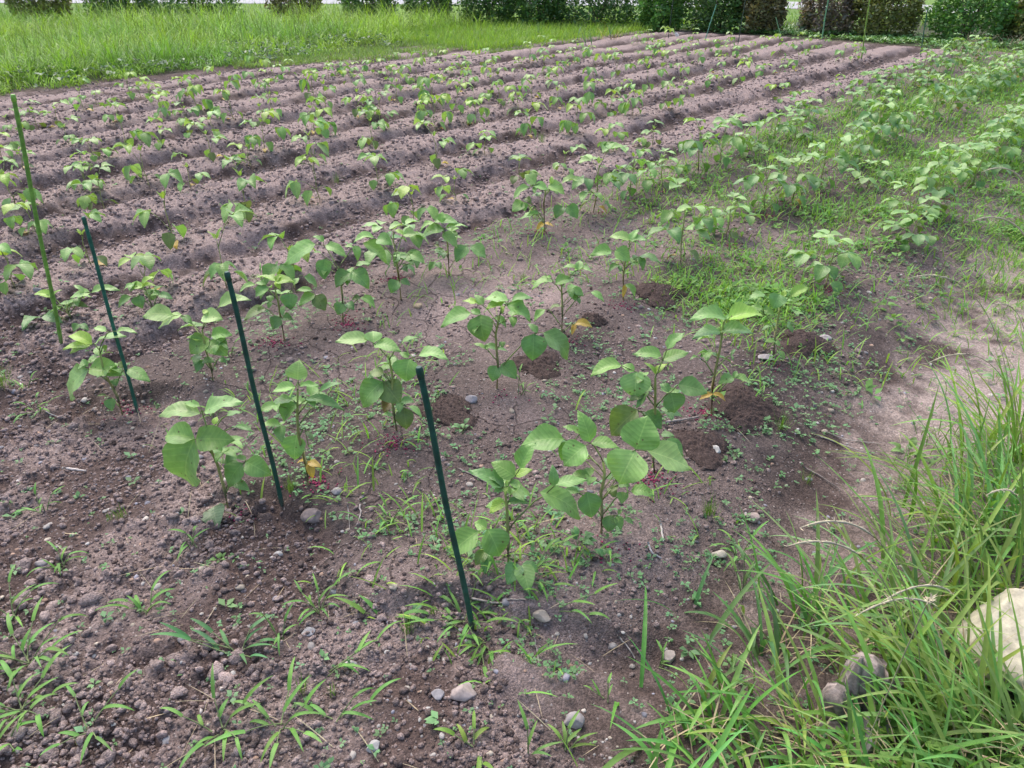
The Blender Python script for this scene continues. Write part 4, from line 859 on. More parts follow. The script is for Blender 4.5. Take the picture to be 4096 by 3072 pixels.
def f_tall(x, y, c, s): return (c > 11.1 + 1.3 * (fbm(x * 1.6, y * 1.6, 15, 4) - .5)) * (y < 19.8) * (s < 15.8 - .2 * (c - 11)) * (1. - .0 * x) * ((s < 10.6) | (c > 12.6))
Cn = sample(3300, f_tall, (-17, 4), (7, 20)); P, ci = clumped(Cn, 13, .07); n = len(P)
c_, s_ = cs(P[:, 0], P[:, 1]); edge = sm(11., 12.2, c_); hvar = fbm(P[:, 0] * .7, P[:, 1] * .7, 44, 3)
Lc = (.16 + .34 * edge * (.15 + 1.5 * hvar)) * rng.uniform(.6, 1.35, n) * rng.uniform(.6, 1.3, len(Cn))[ci]
tone = rng.uniform(.5, 1.35, len(Cn))[ci]; warm = sm(.35, .65, fbm(P[:, 0] * .5, P[:, 1] * .5, 45, 3))
col = (np.array([.20, .38, .07])[None] * (1 - warm)[:, None] + np.array([.31, .47, .07])[None] * warm[:, None]) * tone[:, None] * rng.uniform(.8, 1.2, (n, 1))
grass('tall_grass', P, Lc, rng.uniform(.007, .014, n), rng.uniform(.05, .6, n), rng.uniform(.5, 2.4, n), col, 6)
# upright seeding spikes over the tall grass and at the far end
Cn = sample(900, lambda x, y, c, s: f_tall(x, y, c, s) * (y > 11.5), (-17, 4), (11, 20)); n = len(Cn)
grass('tall_grass', Cn, rng.uniform(.45, .8, n), rng.uniform(.006, .011, n), rng.uniform(0, .2, n), rng.uniform(.1, .6, n), gcol((.20, .30, .08), n), 4)
# low dark leafy plants along the foot of the tall grass
def leafy(name, P, S, col, k=4, elev=(.1, .9), mat=None):
    n = len(P); P = np.repeat(P, k, 0); S = np.repeat(S, k) * rng.uniform(.6, 1.2, n * k); az = rng.uniform(0, 6.28, n * k); el = rng.uniform(*elev, n * k)
    d = np.stack([np.cos(az) * np.cos(el), np.sin(az) * np.cos(el), np.sin(el)], 1); sd = np.stack([-np.sin(az), np.cos(az), 0 * az], 1)
    up = np.cross(d, sd); b = P + d * (S * .15)[:, None]; w = S * .30
    V = np.stack([b, b + d * (S * .45)[:, None] + sd * w[:, None] + up * (S * .06)[:, None], b + d * S[:, None] - np.array([0, 0, 1.]) * (S * .15)[:, None], b + d * (S * .45)[:, None] - sd * w[:, None] + up * (S * .06)[:, None]], 1).reshape(-1, 3)
    F = np.arange(n * k * 4).reshape(-1, 4); C = np.repeat(np.repeat(col, k, 0) * rng.uniform(.85, 1.15, (n * k, 1)), 4, 0)
    me = make_mesh(name, V, F, mat or M_BUSH, C, None, True); o = bpy.data.objects.new(name, me); COL.objects.link(o); return o
P = sample(700, lambda x, y, c, s: (c > 10.95) & (c < 13.2) & (s < 10.4) & (fbm(x * 1.5, y * 1.5, 52, 2) > .42), (-15, 1), (7, 18)); P[:, 2] += rng.uniform(.02, .16, len(P))
tag(leafy('leafy_undergrowth', P, rng.uniform(.04, .09, len(P)), gcol((.075, .165, .06), len(P))), kind='stuff')
P = sample(4200, lambda x, y, c, s: (s > 16.25 + 1.6 * (fbm(x * .9, y * .9, 53, 3) - .5)) & (s < 18.3) & (fbm(x * 1.7, y * 1.7, 51, 2) > .36) & (c < 9.4) & (c > 1.2), (-2, 14), (9, 20)); P[:, 2] += rng.uniform(.0, .05, len(P))
tag(leafy('ground_cover', P, rng.uniform(.04, .09, len(P)), gcol((.15, .30, .09), len(P))), kind='stuff')
# bright mown strip
P = sample(15000, lambda x, y, c, s: (c > 9.25 + .3 * (fbm(x * 2, y * 2, 54, 2) - .5)) & (s > 10.3 + .8 * (fbm(x * 1.2, y * 1.2, 55, 2) - .5)) & (s < 18.) & (c < 13.5), (-4, 5), (11, 21)); n = len(P)
grass('mown_grass', P, rng.uniform(.08, .22, n), rng.uniform(.007, .013, n), rng.uniform(0, .5, n), rng.uniform(.2, 1.2, n), gcol((.25, .41, .065), n), 3)
P = sample(6500, lambda x, y, c, s: (c > 9.) & (c < 11.4) & (s > 3.) & (s < 11.2) & (fbm(x * 1.6, y * 1.6, 56, 3) > .40) & (c > 11.2 - .42 * (s - 5.2)), (-6, 2), (8, 16)); n = len(P)
grass('sparse_grass', P, rng.uniform(.05, .13, n), rng.uniform(.006, .011, n), rng.uniform(0, .7, n), rng.uniform(.2, 1.2, n), gcol((.21, .33, .085), n), 3)
# verge and meadow between the shrubs and beyond the road
P = sample(9000, lambda x, y, c, s: ((y > 18.2) & (y < 27)) * 1., (-22, 22), (18, 27)); n = len(P)
grass('lawn_grass', P, rng.uniform(.06, .2, n), rng.uniform(.015, .03, n), rng.uniform(0, .6, n), rng.uniform(.2, 1.2, n), gcol((.18, .30, .06), n, .15), 3)
# weedy grass in and between the three older rows, thick on the right and far away
def f_weed(x, y, c, s):
    nz = fbm(x * 1.7, y * 1.7, 57, 3)
    p = sm(2.6, 7.5, s) * .5 * sm(3.3, 2.2, c) * (.3 + .7 * sm(.25, .7, nz))
    p = np.maximum(p, np.exp(-((c - 1.32) / .3) ** 2) * sm(2.5, 3.2, s) * (1 - .75 * sm(4.9, 5.6, s)) * (.15 + .85 * sm(.3, .75, nz)) * .6)
    p = np.maximum(p, np.exp(-((c - .45) / .32) ** 2) * sm(4.6, 5.6, s) * (.2 + .8 * sm(.25, .7, nz)) * .7)
    p = np.maximum(p, .03 * sm(.7, 1.2, s) * (c < 2.9) * (c > .5) * sm(.5, .7, nz))
    return p * (c > -.6) * (s < 15.8)
P = sample(5200, lambda x, y, c, s: f_weed(x, y, c, s) * sm(.35, .6, fbm(x * 2.2, y * 2.2, 93, 3)) * sm(2.0, 3.2, s), (-2, 12), (.9, 14)); P[:, 2] += rng.uniform(.005, .05, len(P))
tag(leafy('leafy_weeds', P, rng.uniform(.018, .045, len(P)) * (1 + .4 * sm(5, 9, P[:, 1])), gcol((.17, .34, .085), len(P), .3), 4, (-.1, .9), M_GRASS), kind='stuff')
P = sample(30000, f_weed, (-2, 12), (.9, 14)); n = len(P)
grass('weed_grass', P, rng.uniform(.03, .12, n) * (1 + .25 * sm(5, 9, P[:, 1])), rng.uniform(.0034, .008, n) * (1 + .4 * sm(5, 9, P[:, 1])), rng.uniform(.1, .9, n), rng.uniform(.3, 1.4, n), gcol((.22, .42, .08), n, .35, .2), 4, .25)
P = sample(6500, lambda x, y, c, s: ((c < .15) & (c > -2.2) & (s > 6.2)) * sm(.3, .55, fbm(x * 1.2, y * 1.2, 58, 3)), (2, 14), (4, 17)); n = len(P)
grass('verge_grass', P, rng.uniform(.10, .32, n), rng.uniform(.005, .012, n), rng.uniform(0, .6, n), rng.uniform(.3, 1.3, n), gcol((.19, .31, .085), n), 4)
P = sample(700, lambda x, y, c, s: ((c < .35) & (c > -.9) & (s > 2.3) & (s < 7)) * sm(.45, .65, fbm(x * 2, y * 2, 59, 2)), (1, 6), (1.8, 7)); n = len(P)
grass('verge_grass', P, rng.uniform(.03, .12, n), rng.uniform(.0025, .005, n), rng.uniform(0, .8, n), rng.uniform(.2, 1.3, n), gcol((.13, .23, .06), n), 4)
# seedling weeds all over the silty beds: little pairs and rosettes of leaves
def f_seed(x, y, c, s):
    nz = fbm(x * 2.6, y * 2.6, 62, 3)
    p = ((c < 2.95) & (c > .55) & (s > .92)) * sm(.36, .62, nz) * (.55 + .45 * np.exp(-((np.abs(c - 1.75) % .82 - .0) / .3) ** 2)) * (1 - .7 * np.exp(-(((x - .0) ** 2 + (y - 2.75) ** 2) / .06)))
    p = np.maximum(p, .14 * (c < .6) * (c > .1) * (s > 1)); p = np.maximum(p, .06 * ((c > 2.9) & (c < 6)) * (s > .5)); p = np.maximum(p, .05 * ((s < .92) & (c > .3) & (c < 4)))
    return p
P = sample(7500, f_seed, (-4, 7), (.7, 8)); P[:, 2] += rng.uniform(.002, .014, len(P)); S = np.exp(rng.normal(math.log(.0105), .38, len(P))).clip(.005, .026)
tag(leafy('seedling_weeds', P, S, gcol((.165, .33, .145), len(P)), 5, (.0, .7), M_GRASS), kind='stuff')

# ------------------------------------------------------------------ crabgrass tufts one can point at
def tuft(u, v, label, culms, blade=.07, w=.008, col=(.165, .365, .085), name='grass_tuft', nb=2.3, group='crabgrass tufts on the bare soil', cat='grass tuft'):
    """culms: (azimuth deg, length m, lean from vertical, bend)"""
    x, y, z = at(u, v); org = np.array([x, y, z]); root = thing(name, org, label, cat, group)
    ms = MB(); mb_ = MB()
    for (azd, Lc, ln_, bd) in culms:
        az = math.radians(azd + rng.normal(0, 6)); p = org + np.array([rng.normal(0, .006), rng.normal(0, .006), -.004]); pts = [p.copy()]; n = 8
        for i in range(n):
            th = ln_ + bd * (i / n); p = p + Lc / n * np.array([math.cos(az) * math.sin(th), math.sin(az) * math.sin(th), math.cos(th)])
            zg = hz(p[0], p[1]) + .003; p[2] = max(p[2], zg); pts.append(p.copy())
        add_tube(ms, pts, np.linspace(.0019, .001, n + 1), np.array([.17, .22, .09]) * rng.uniform(.8, 1.1), 5)
        k = max(2, int(nb * (Lc / .1) ** .6)); blade_ = blade * .9; ln_ = ln_ + .15
        for j in range(k):
            f = (j + .8) / k * n; i = min(int(f), n - 1); b = np.array(pts[i]) + (np.array(pts[min(i + 1, n)]) - np.array(pts[i])) * (f - i)
            sd = az + (1 if j % 2 else -1) * rng.uniform(.35, 1.0) if j < k - 1 else az + rng.normal(0, .2)
            V, F, C = blades(b[None], np.array([sd]), np.array([blade_ * rng.uniform(.6, 1.2)]), np.array([w * rng.uniform(.8, 1.2)]), np.array([rng.uniform(.5, 1.25)]), np.array([rng.uniform(.5, 1.7)]), 8, np.array(col)[None] * rng.uniform(.8, 1.2) * np.array([[rng.uniform(.9, 1.2), 1, rng.uniform(.85, 1.1)]]), .3, .75)
            zg = height(V[:, 0], V[:, 1], False) + .004; V[:, 2] = np.maximum(V[:, 2], zg)
            mb_ = MB(); mb_.add(V, F, C); mb_.build('leaf_blade', M_GRASS, root, org)
    ms.build('stem', M_STEM, root, org)
    return root
def fan(n, L, lean=.6, bend=.6, a0=0, a1=360): return [(a0 + (a1 - a0) * (i + .5) / n, L * rng.uniform(.7, 1.2), lean * rng.uniform(.6, 1.2), bend * rng.uniform(.5, 1.3)) for i in range(n)]
tuft(1000, 1300, 'sprawling crabgrass clump round the foot of the nearest green stake', [(195, .10, .9, .5), (170, .09, .9, .4), (140, .07, .6, .6), (20, .11, 1.0, .2), (60, .13, .8, .3), (-60, .09, 1.0, .5), (230, .06, .9, .6), (-20, .10, 1.0, .4)], .085, .0095)
tuft(1140, 1255, 'crabgrass runner arching up to the right of the nearest stake', [(28, .15, .95, -.1), (50, .1, .9, .0), (-35, .09, 1.2, .3)], .075, .0085)
tuft(1200, 1318, 'crabgrass shoot with long drooping blades over the dug hollow', [(5, .12, 1.1, .3), (-15, .1, 1.2, .3)], .09, .009)
tuft(1045, 1395, 'crabgrass shoot hanging downward just below the nearest stake foot', [(-80, .09, 1.2, .4), (-60, .05, 1., .5), (215, .05, 1., .4)], .08, .010)
tuft(705, 1465, 'long crabgrass runner with pinkish stem pointing to the nearest stake', [(25, .16, 1.15, .1), (35, .1, 1.1, .1)], .085, .009)
tuft(845, 1345, 'wide crabgrass blade lying flat left of the nearest stake', [(178, .08, 1.3, .2), (0, .03, 1.1, .2)], .10, .012)
tuft(690, 1325, 'upright crabgrass tuft between the two nearest stakes', fan(6, .08, .5, .6), .075, .008)
tuft(318, 1325, 'small arching crabgrass tuft alone on the bare left soil', [(160, .07, .8, .4), (200, .06, .9, .4), (80, .06, .4, .4), (20, .05, .5, .5)], .085, .010)
tuft(520, 1425, 'dense crabgrass clump with bluish long blades, left of centre', [(170, .14, 1.1, .1), (185, .12, 1.15, .2), (150, .1, .9, .2), (60, .07, .5, .4), (0, .07, .9, .3), (-40, .07, 1., .4)], .09, .010, (.105, .27, .105))
tuft(610, 1390, 'thin upright crabgrass shoots above the bluish clump', fan(3, .09, .3, .4), .06, .007)
tuft(70, 1440, 'largest crabgrass clump at the left edge of the bare soil', fan(9, .12, .7, .6), .09, .010)
tuft(30, 1345, 'crabgrass tuft at the left edge above the largest clump', fan(5, .10, .6, .6), .08, .009)
tuft(60, 1550, 'crabgrass clump in the lower left corner', fan(7, .10, .8, .6), .09, .010)
tuft(25, 1625, 'crabgrass tuft touching the bottom left corner', fan(5, .09, .8, .6), .085, .010)
tuft(200, 1600, 'crabgrass tuft with pale bent blades near the bottom left', fan(4, .09, .8, .5), .08, .009)
tuft(480, 1590, 'crabgrass tuft with curled blades at the bottom left of centre', fan(5, .09, .8, .6), .08, .010)
tuft(610, 1575, 'broad-bladed crabgrass tuft at the bottom centre left', fan(6, .09, .8, .6), .09, .011)
tuft(730, 1560, 'crabgrass runner reaching right near the bottom', [(20, .1, 1.1, .2), (60, .08, .8, .2), (170, .06, 1., .3)], .085, .009)
tuft(1030, 1625, 'yellow-green grass seedling with a bent blade at the bottom edge', [(165, .06, .9, .3), (-80, .04, 1.1, .3), (90, .04, .5, .3)], .085, .010, (.19, .31, .06))
tuft(1132, 1640, 'upright three-bladed grass seedling at the bottom edge', [(100, .09, .08, .1), (20, .03, .7, .2)], .075, .008, (.15, .30, .075), nb=3)
tuft(1225, 1622, 'small upright grass shoot right of the three-bladed seedling', [(70, .07, .2, .2), (150, .04, .6, .3), (30, .04, .5, .3)], .06, .008, (.17, .31, .07))
tuft(1310, 1515, 'thin-stalked grass shoot on the bare soil below the hollow', [(80, .06, .3, .2), (165, .04, .9, .2)], .045, .006)
tuft(1425, 1440, 'pair of narrow upright blades beside the upright pale stone', [(110, .06, .15, .1), (70, .06, .1, .1)], .05, .006, nb=2)
tuft(848, 1130, 'grass tuft between the second stake and the nearest stake', fan(5, .07, .4, .5), .06, .007)
tuft(1125, 855, 'slender grass shoot beside the plant by the mud crack', [(80, .11, .12, .1), (120, .07, .4, .3), (20, .05, .5, .4)], .06, .007, (.17, .33, .09))
tuft(95, 1110, 'pale grass tuft near the left edge above the bare soil', fan(4, .06, .5, .5), .06, .007)
tuft(140, 1235, 'grass shoots among the clods near the left edge', fan(4, .06, .6, .5), .06, .007)
tuft(420, 1190, 'grass shoot left of the hanging-leaf plant foot', fan(3, .06, .4, .4), .07, .008)
tuft(465, 900, 'grass tuft below the third stake', fan(5, .06, .4, .5), .06, .007)
tuft(90, 905, 'grass tuft left of the third stake near the left edge', fan(5, .07, .6, .5), .07, .008)
tuft(60, 840, 'thin grass shoot above the left-edge tuft', fan(3, .06, .6, .5), .06, .006)
tuft(500, 770, 'grass tuft under the leafy plant beyond the second stake', fan(4, .06, .4, .5), .06, .007)
tuft(1440, 800, 'grass seedling beside a nearest-row plant', fan(3, .05, .3, .5), .05, .006)
tuft(1640, 880, 'grass shoots beside the broad dark mound', fan(3, .06, .3, .4), .05, .006)
tuft(1230, 560, 'branching grass shoot on the pale mud of the second bed', [(45, .12, .5, .2), (100, .08, .4, .3), (10, .05, .6, .4)], .06, .006)
tuft(570, 620, 'grass tuft beyond the top of the second stake', fan(5, .07, .4, .6), .06, .006)
tuft(1590, 1215, 'grass tuft with broad blades at the edge of the right-hand grass', fan(5, .08, .4, .6), .07, .008)
tuft(1600, 1300, 'pale upright grass blades left of the long grass', [(100, .14, .15, .2), (130, .1, .3, .3), (60, .08, .3, .3)], .08, .009, (.15, .27, .10))

# ------------------------------------------------------------------ horsetails
def horsetail(u, v, h, n, label):
    x, y, z = at(u, v); P = np.tile([x, y, z], (n, 1)) + np.column_stack([rng.normal(0, h * .13, (n, 2)), np.zeros(n)])
    V, F, C = blades(P, rng.uniform(0, 6.28, n), rng.uniform(.6, 1.15, n) * h, rng.uniform(.0012, .002, n), rng.uniform(0, .6, n), rng.uniform(-.3, .3, n), 3, gcol((.16, .28, .06), n))
    mb = MB(); mb.add(V, F, C); o = mb.build('horsetail', M_GRASS, None, (x, y, z)); tag(o, label, 'horsetail', 'horsetail tufts')
for q in ((1532, 1115, .07, 46, 'dense horsetail tuft right of the double plant'), (629, 1062, .055, 40, 'feathery horsetail tuft at the foot of the second stake'), (1686, 930, .075, 40, 'horsetail tuft beside the long dry stalks'), (655, 1500, .05, 26, 'horsetail tuft among the bottom-centre crabgrass'), (265, 1122, .05, 26, 'horsetail tuft on the soil left of the hanging-leaf plant'), (240, 1130, .03, 18, 'low horsetail sprig beside the left soil tuft'), (10, 850, .12, 60, 'large blurry horsetail tuft at the left edge'), (1170, 312, .10, 46, 'horsetail tuft standing alone on a ridge top'), (728, 398, .09, 30, 'thin horsetail on the second ridge'), (2030, 620, .10, 50, 'horsetail tuft below the right-hand plants'), (2120, 640, .10, 44, 'horsetail tuft at the right edge of the sand'), (2080, 560, .09, 40, 'horsetail tuft behind the right-edge one'), (880, 1375, .045, 36, 'yellowish horsetail mat left of the nearest stake'), (935, 1340, .03, 22, 'tiny horsetail beside the nearest stake foot'), (1130, 610, .06, 24, 'horsetail sprig on the mud of the second bed'), (720, 1500, .04, 20, 'thin horsetail right of the bottom-centre crabgrass'), (1745, 1045, .06, 30, 'wispy horsetail above the right-hand grass'), (1950, 1060, .08, 36, 'wispy horsetail inside the right-hand grass')):
    horsetail(*q)

# ------------------------------------------------------------------ broad-leaved weeds
def broadleaf(u, v, L, n, label, col=(.12, .26, .085), el=(.2, .8), name='broadleaf_weed', cat='weed', wr=.6, h=.0, group=None):
    x, y, z = at(u, v); org = np.array([x, y, z]); root = thing(name, org, label, cat, group); st = MB(); lv = MB()
    for i in range(n):
        az = i * 2.4 + rng.normal(0, .3); e = rng.uniform(*el); hh = h * rng.uniform(.3, 1); b = org + np.array([0, 0, hh]); d = np.array([math.cos(az) * math.cos(e), math.sin(az) * math.cos(e), math.sin(e)])
        J = b + d * L * rng.uniform(.3, .7); add_tube(st, [org - [0, 0, .005], (org + J) / 2 + [0, 0, L * .1], J], L * np.array([.03, .025, .018]), (.16, .24, .09), 5)
        Lx = L * rng.uniform(.7, 1.1); dd = nrm(d + np.array([0, 0, -.5 * rng.random()]))
        leaflet(lv, J, J + dd * Lx, (0, 0, 1), Lx * wr, np.array(col) * rng.uniform(.75, 1.3), .3, .14, .04, 8, 5, i)
    st.build('stem', M_STEM, root, org); lv.build('leaves', M_LEAF, root, org)
broadleaf(1250, 1190, .034, 9, 'broad-leaved weed cluster in front of the double plant', h=.03)
broadleaf(1310, 1215, .03, 7, 'low broad-leaved weed right of the weed cluster', h=.02)
broadleaf(1588, 985, .02, 9, 'small rosette weed below the white upright stone')
broadleaf(2150, 830, .042, 3, 'single pale round-leaved weed at the right edge above the long grass', (.17, .30, .11), wr=.9, h=.03)
broadleaf(1160, 1195, .022, 4, 'pale oval-leaved seedling between the double plant and its neighbour', (.17, .31, .12), h=.02)
broadleaf(1000, 940, .026, 8, 'leafy weed behind the nearest stake', h=.03)
broadleaf(820, 1010, .018, 8, 'spreading low weed left of the nearest stake')
broadleaf(880, 1035, .02, 8, 'spreading low weed close behind the nearest stake')
broadleaf(1000, 790, .02, 5, 'small weed beside the crack in the mud')
broadleaf(890, 740, .02, 7, 'small weed in the mud bed beyond the crack')
broadleaf(480, 1220, .02, 7, 'small bright weed below the hanging leaf plant', (.16, .31, .07))
broadleaf(510, 1215, .018, 6, 'small weed right of the small bright weed')
broadleaf(1005, 1385, .017, 6, 'tiny weed at the nearest stake foot')
broadleaf(1960, 985, .05, 6, 'dock rosette with bright leaves behind the right-hand grass', (.15, .27, .06))
GB = 'large broad-leaved plants at the far edge'
broadleaf(1528, 62, .30, 34, 'large dock plant with long upright leaves at the far field edge', (.065, .17, .055), (.3, 1.3), 'broadleaf_plant', 'plant', .34, .45, GB)
broadleaf(1575, 65, .26, 20, 'darker dock plant right of the largest dock', (.06, .155, .06), (.2, 1.2), 'broadleaf_plant', 'plant', .4, .4, GB)
broadleaf(1735, 72, .20, 22, 'drooping broad-leaved plant in front of the twiggy brown shrub', (.10, .20, .10), (-.1, .9), 'broadleaf_plant', 'plant', .5, .3, GB)
broadleaf(1790, 62, .20, 18, 'bluish leafy plant between twiggy and olive shrubs', (.07, .165, .085), (.0, 1.), 'broadleaf_plant', 'plant', .5, .3, GB)

# ------------------------------------------------------------------ shrubs along the road
def shrub(u, wpx, Y, H, tone, label, leaf=.085, nl=6500):
    x = (u - 2048) * (Y * CT + CAMH * ST) / FPX; w = wpx * .86 * (Y * CT) / FPX; z = hz(x, Y); org = np.array([x, Y, z]); root = thing('shrub', org, label, 'shrub', 'shrubs along the road')
    st = MB()
    for i in range(9):
        a = rng.uniform(0, 6.28); q = np.array([math.cos(a) * w * .3, math.sin(a) * w * .3, H * .75]); add_tube(st, [org + [rng.normal(0, .05), rng.normal(0, .05), -.03], org + q * [.4, .4, .5] + rng.normal(0, .04, 3), org + q], [.02, .013, .006], (.10, .075, .055), 5)
    st.build('stems', M_STEM, root, org)
    n = nl; d = rng.normal(0, 1, (n, 3)); d /= np.linalg.norm(d, axis=1)[:, None]; d[:, 2] = np.where(d[:, 2] < -.75, -d[:, 2], d[:, 2])
    lum = .62 + .8 * fbm(d[:, 0] * 2.3 + u, d[:, 1] * 2.3 + d[:, 2] * 2.1, 70, 3)
    r = (1 - .35 * rng.random(n) ** 2.2) * lum * 1.05
    hs = np.where(d[:, 2] < 0, np.sqrt(np.maximum(1e-3, d[:, 0] ** 2 + d[:, 1] ** 2)), 1.) ; hs = (1 - .42 * np.clip(-d[:, 2], 0, 1) ** 2) / hs
    P = org + np.stack([d[:, 0] * hs * w * .55 * r, d[:, 1] * hs * w * .5 * r, H * .45 + d[:, 2] * H * .55 * r], 1)
    P[:, 2] = np.maximum(P[:, 2], z + .02)
    T2 = {'dark': (.08, .175, .045), 'olive': (.19, .22, .07), 'green': (.11, .25, .055), 'brown': (.18, .175, .085), 'twiggy': (.22, .19, .145)}[tone]
    col = gcol(T2, n, .35, .15) * (.8 + .5 * vnoise(d[:, 0] * 4, d[:, 2] * 4 + u, 71))[:, None]
    tip = rng.random(n) < .18; col[tip] *= np.array([1.7, 1.6, 1.1])
    az = rng.uniform(0, 6.28, n); el = rng.uniform(-.5, 1., n); S = leaf * rng.uniform(.6, 1.3, n)
    a = np.stack([np.cos(az) * np.cos(el), np.sin(az) * np.cos(el), np.sin(el)], 1); b = np.cross(a, rng.normal(0, 1, (n, 3))); b /= np.linalg.norm(b, axis=1)[:, None]
    V = np.stack([P, P + a * (S * .5)[:, None] + b * (S * .27)[:, None], P + a * S[:, None], P + a * (S * .5)[:, None] - b * (S * .27)[:, None]], 1).reshape(-1, 3)
    mb = MB(); mb.add(V, np.arange(4 * n).reshape(-1, 4), np.repeat(col, 4, 0)); mb.build('crown', M_BUSH, root, org)
for q in ((178, 250, 20., 1.25, 'olive', 'olive-brown rounded shrub, leftmost along the road'), (490, 215, 20.2, 1.2, 'dark', 'dark shrub second from the left behind the tall grass'), (800, 325, 20.3, 1.3, 'dark', 'wide dark shrub third from the left behind the tall grass'), (1198, 210, 21, 1.2, 'brown', 'brownish shrub half hidden by grass spikes, right of the wide dark shrub'), (1478, 205, 21, 1.2, 'dark', 'dark shrub behind grass spikes right of the brownish one'), (1722, 190, 20.5, 1.2, 'dark', 'dark shrub behind the highest part of the mown grass'), (1960, 230, 19.8, 1.2, 'dark', 'dark shrub at top centre behind the mown grass'), (2165, 210, 19.4, 1.2, 'dark', 'dark shrub right of the top centre one'), (2390, 330, 19.2, 1.3, 'dark', 'wide dark green shrub behind the mown grass corner'), (2640, 170, 18.1, 1.1, 'green', 'green shrub left of the large dock plant'), (2870, 230, 18.0, 1.3, 'dark', 'dark shrub behind the large dock plant'), (3045, 165, 17.5, 1.1, 'brown', 'thin brown shrub left of the thick pale stake'), (3300, 215, 17.3, 1.25, 'twiggy', 'twiggy purplish-brown shrub behind the thick pale stake'), (3525, 245, 16.8, 1.15, 'olive', 'round olive shrub behind the yellow-green stake'), (3855, 305, 16.1, 1.25, 'green', 'large round leafy green shrub, second from the right'), (4110, 230, 15.9, .72, 'olive', 'low olive-brown shrub at the right edge')):
    shrub(*q)

# leeks, scraps and straw at the far edge
def leek(u, v, lean, label):
    x, y, z = at(u, v, 1); org = np.array([x, y, z]); root = thing('leek', org, label, 'leek', 'leeks at the far edge of the tilled soil')
    a = math.radians(lean); ax = np.array([math.sin(a), -.2, math.cos(a)]); mb = MB(); add_tube(mb, [org - ax * .02, org + ax * .10], [.012, .010], (.60, .62, .50), 7); mb.build('white_shank', M_STEM, root, org)
    mb = MB(); n = 5; V, F, C = blades(np.tile(org + ax * .09, (n, 1)), rng.uniform(0, 6.28, n), rng.uniform(.18, .34, n), np.full(n, .012), rng.uniform(.1, .5, n), rng.uniform(.2, 1.1, n), 5, gcol((.13, .24, .13), n), .3); mb.add(V, F, C); mb.build('leaf_blades', M_GRASS, root, org)
leek(2307, 192, 0, 'leek with a short white shank, leftmost of the far leeks')
leek(2350, 198, -28, 'leek leaning left with a long white shank beside its neighbour')
leek(2372, 202, -18, 'leek with a thin leaning shank, just right of the long white one')
leek(2443, 178, -15, 'leek below the yellow grass spikes')
leek(2150, 150, 5, 'pale leek-like plant standing in the mown grass')
x, y, z = at(2700, 148, 1); org = np.array([x, y, z]); mb = MB()
for (a, b) in (((-.04, .0, .10), (.03, .0, .0)), ((.0, .01, .09), (.06, .0, .01)), ((.09, 0, .05), (.05, 0, .01))): add_tube(mb, [org + a, org + (np.array(a) + b) / 2 + [0, 0, .01], org + b], [.012, .014, .01], (.75, .74, .72), 6)
tag(mb.build('white_scrap', M_STONE, None, org), 'bright white scraps on the soil beside the thin dark far stake', 'scrap')
x, y, z = at(2170, 298); 
def straw(u, v, n, h, label, col=(.42, .35, .24)):
    x, y, z = at(u, v, 1); P = np.tile([x, y, z], (n, 1)) + np.column_stack([rng.normal(0, .12, (n, 2)), np.zeros(n)])
    V, F, C = blades(P, rng.uniform(0, 6.28, n), rng.uniform(.15, 1, n) * h, rng.uniform(.004, .008, n), rng.uniform(.1, .9, n), rng.uniform(.2, 1.3, n), 4, gcol(col, n, .25, .05)); mb = MB(); mb.add(V, F, C); tag(mb.build('dry_grass_tuft', M_STRAW, None, (x, y, z)), label, 'dry grass', 'dry straw tufts')
straw(3890, 195, 130, .42, 'pale dry straw tuft below the large round shrub'); straw(3870, 215, 90, .3, 'low straw heap beside the pale straw tuft'); straw(4040, 190, 60, .4, 'thin straw tuft at the right edge')
straw(2445, 160, 26, .5, 'yellow dry grass spikes at the corner of the mown grass', (.45, .36, .10))

# ------------------------------------------------------------------ the long grass in the right foreground
def longclump(u, v, n, L, label, az0=160, azs=75, col=(.215, .385, .08), w=(.0055, .015), lean=(.08, .75), bend=(.35, 1.7), spread=.06, dead=16):
    col = np.array(col) * np.array([rng.uniform(.7, 1.1), rng.uniform(.85, 1.05), rng.uniform(.9, 1.5)])
    x, y, z = at(u, v); org = np.array([x, y, z]); root = thing('long_grass_clump', org, label, 'grass clump', 'long grass clumps at the right')
    P = np.tile(org, (n, 1)) + np.column_stack([rng.normal(0, spread, (n, 2)), np.full(n, -.01)])
    az = np.radians(rng.normal(az0, azs, n)); n = int(n * 1.35); P = np.tile(org, (n, 1)) + np.column_stack([rng.normal(0, spread * 1.3, (n, 2)), np.full(n, -.01)]); az = np.radians(rng.normal(az0, azs, n)); Ls = L * rng.uniform(.4, 1.15, n)
    V, F, C = blades(P, az, Ls, rng.uniform(*w, n), rng.uniform(*lean, n), rng.uniform(*bend, n), 9, gcol(col, n, .3, .22), .35, .7)
    mb = MB(); mb.add(V, F, C); mb.build('leaf_blades', M_GRASS, root, org)
    P = np.tile(org, (dead, 1)) + np.column_stack([rng.normal(0, spread * .6, (dead, 2)), np.zeros(dead)])
    V, F, C = blades(P, rng.uniform(0, 6.28, dead), L * rng.uniform(.3, .8, dead), rng.uniform(.002, .005, dead), rng.uniform(.4, 1.1, dead), rng.uniform(.3, 1., dead), 6, gcol((.40, .33, .20), dead, .25, .05))
    mb = MB(); mb.add(V, F, C); mb.build('dry_blades', M_STRAW, root, org)
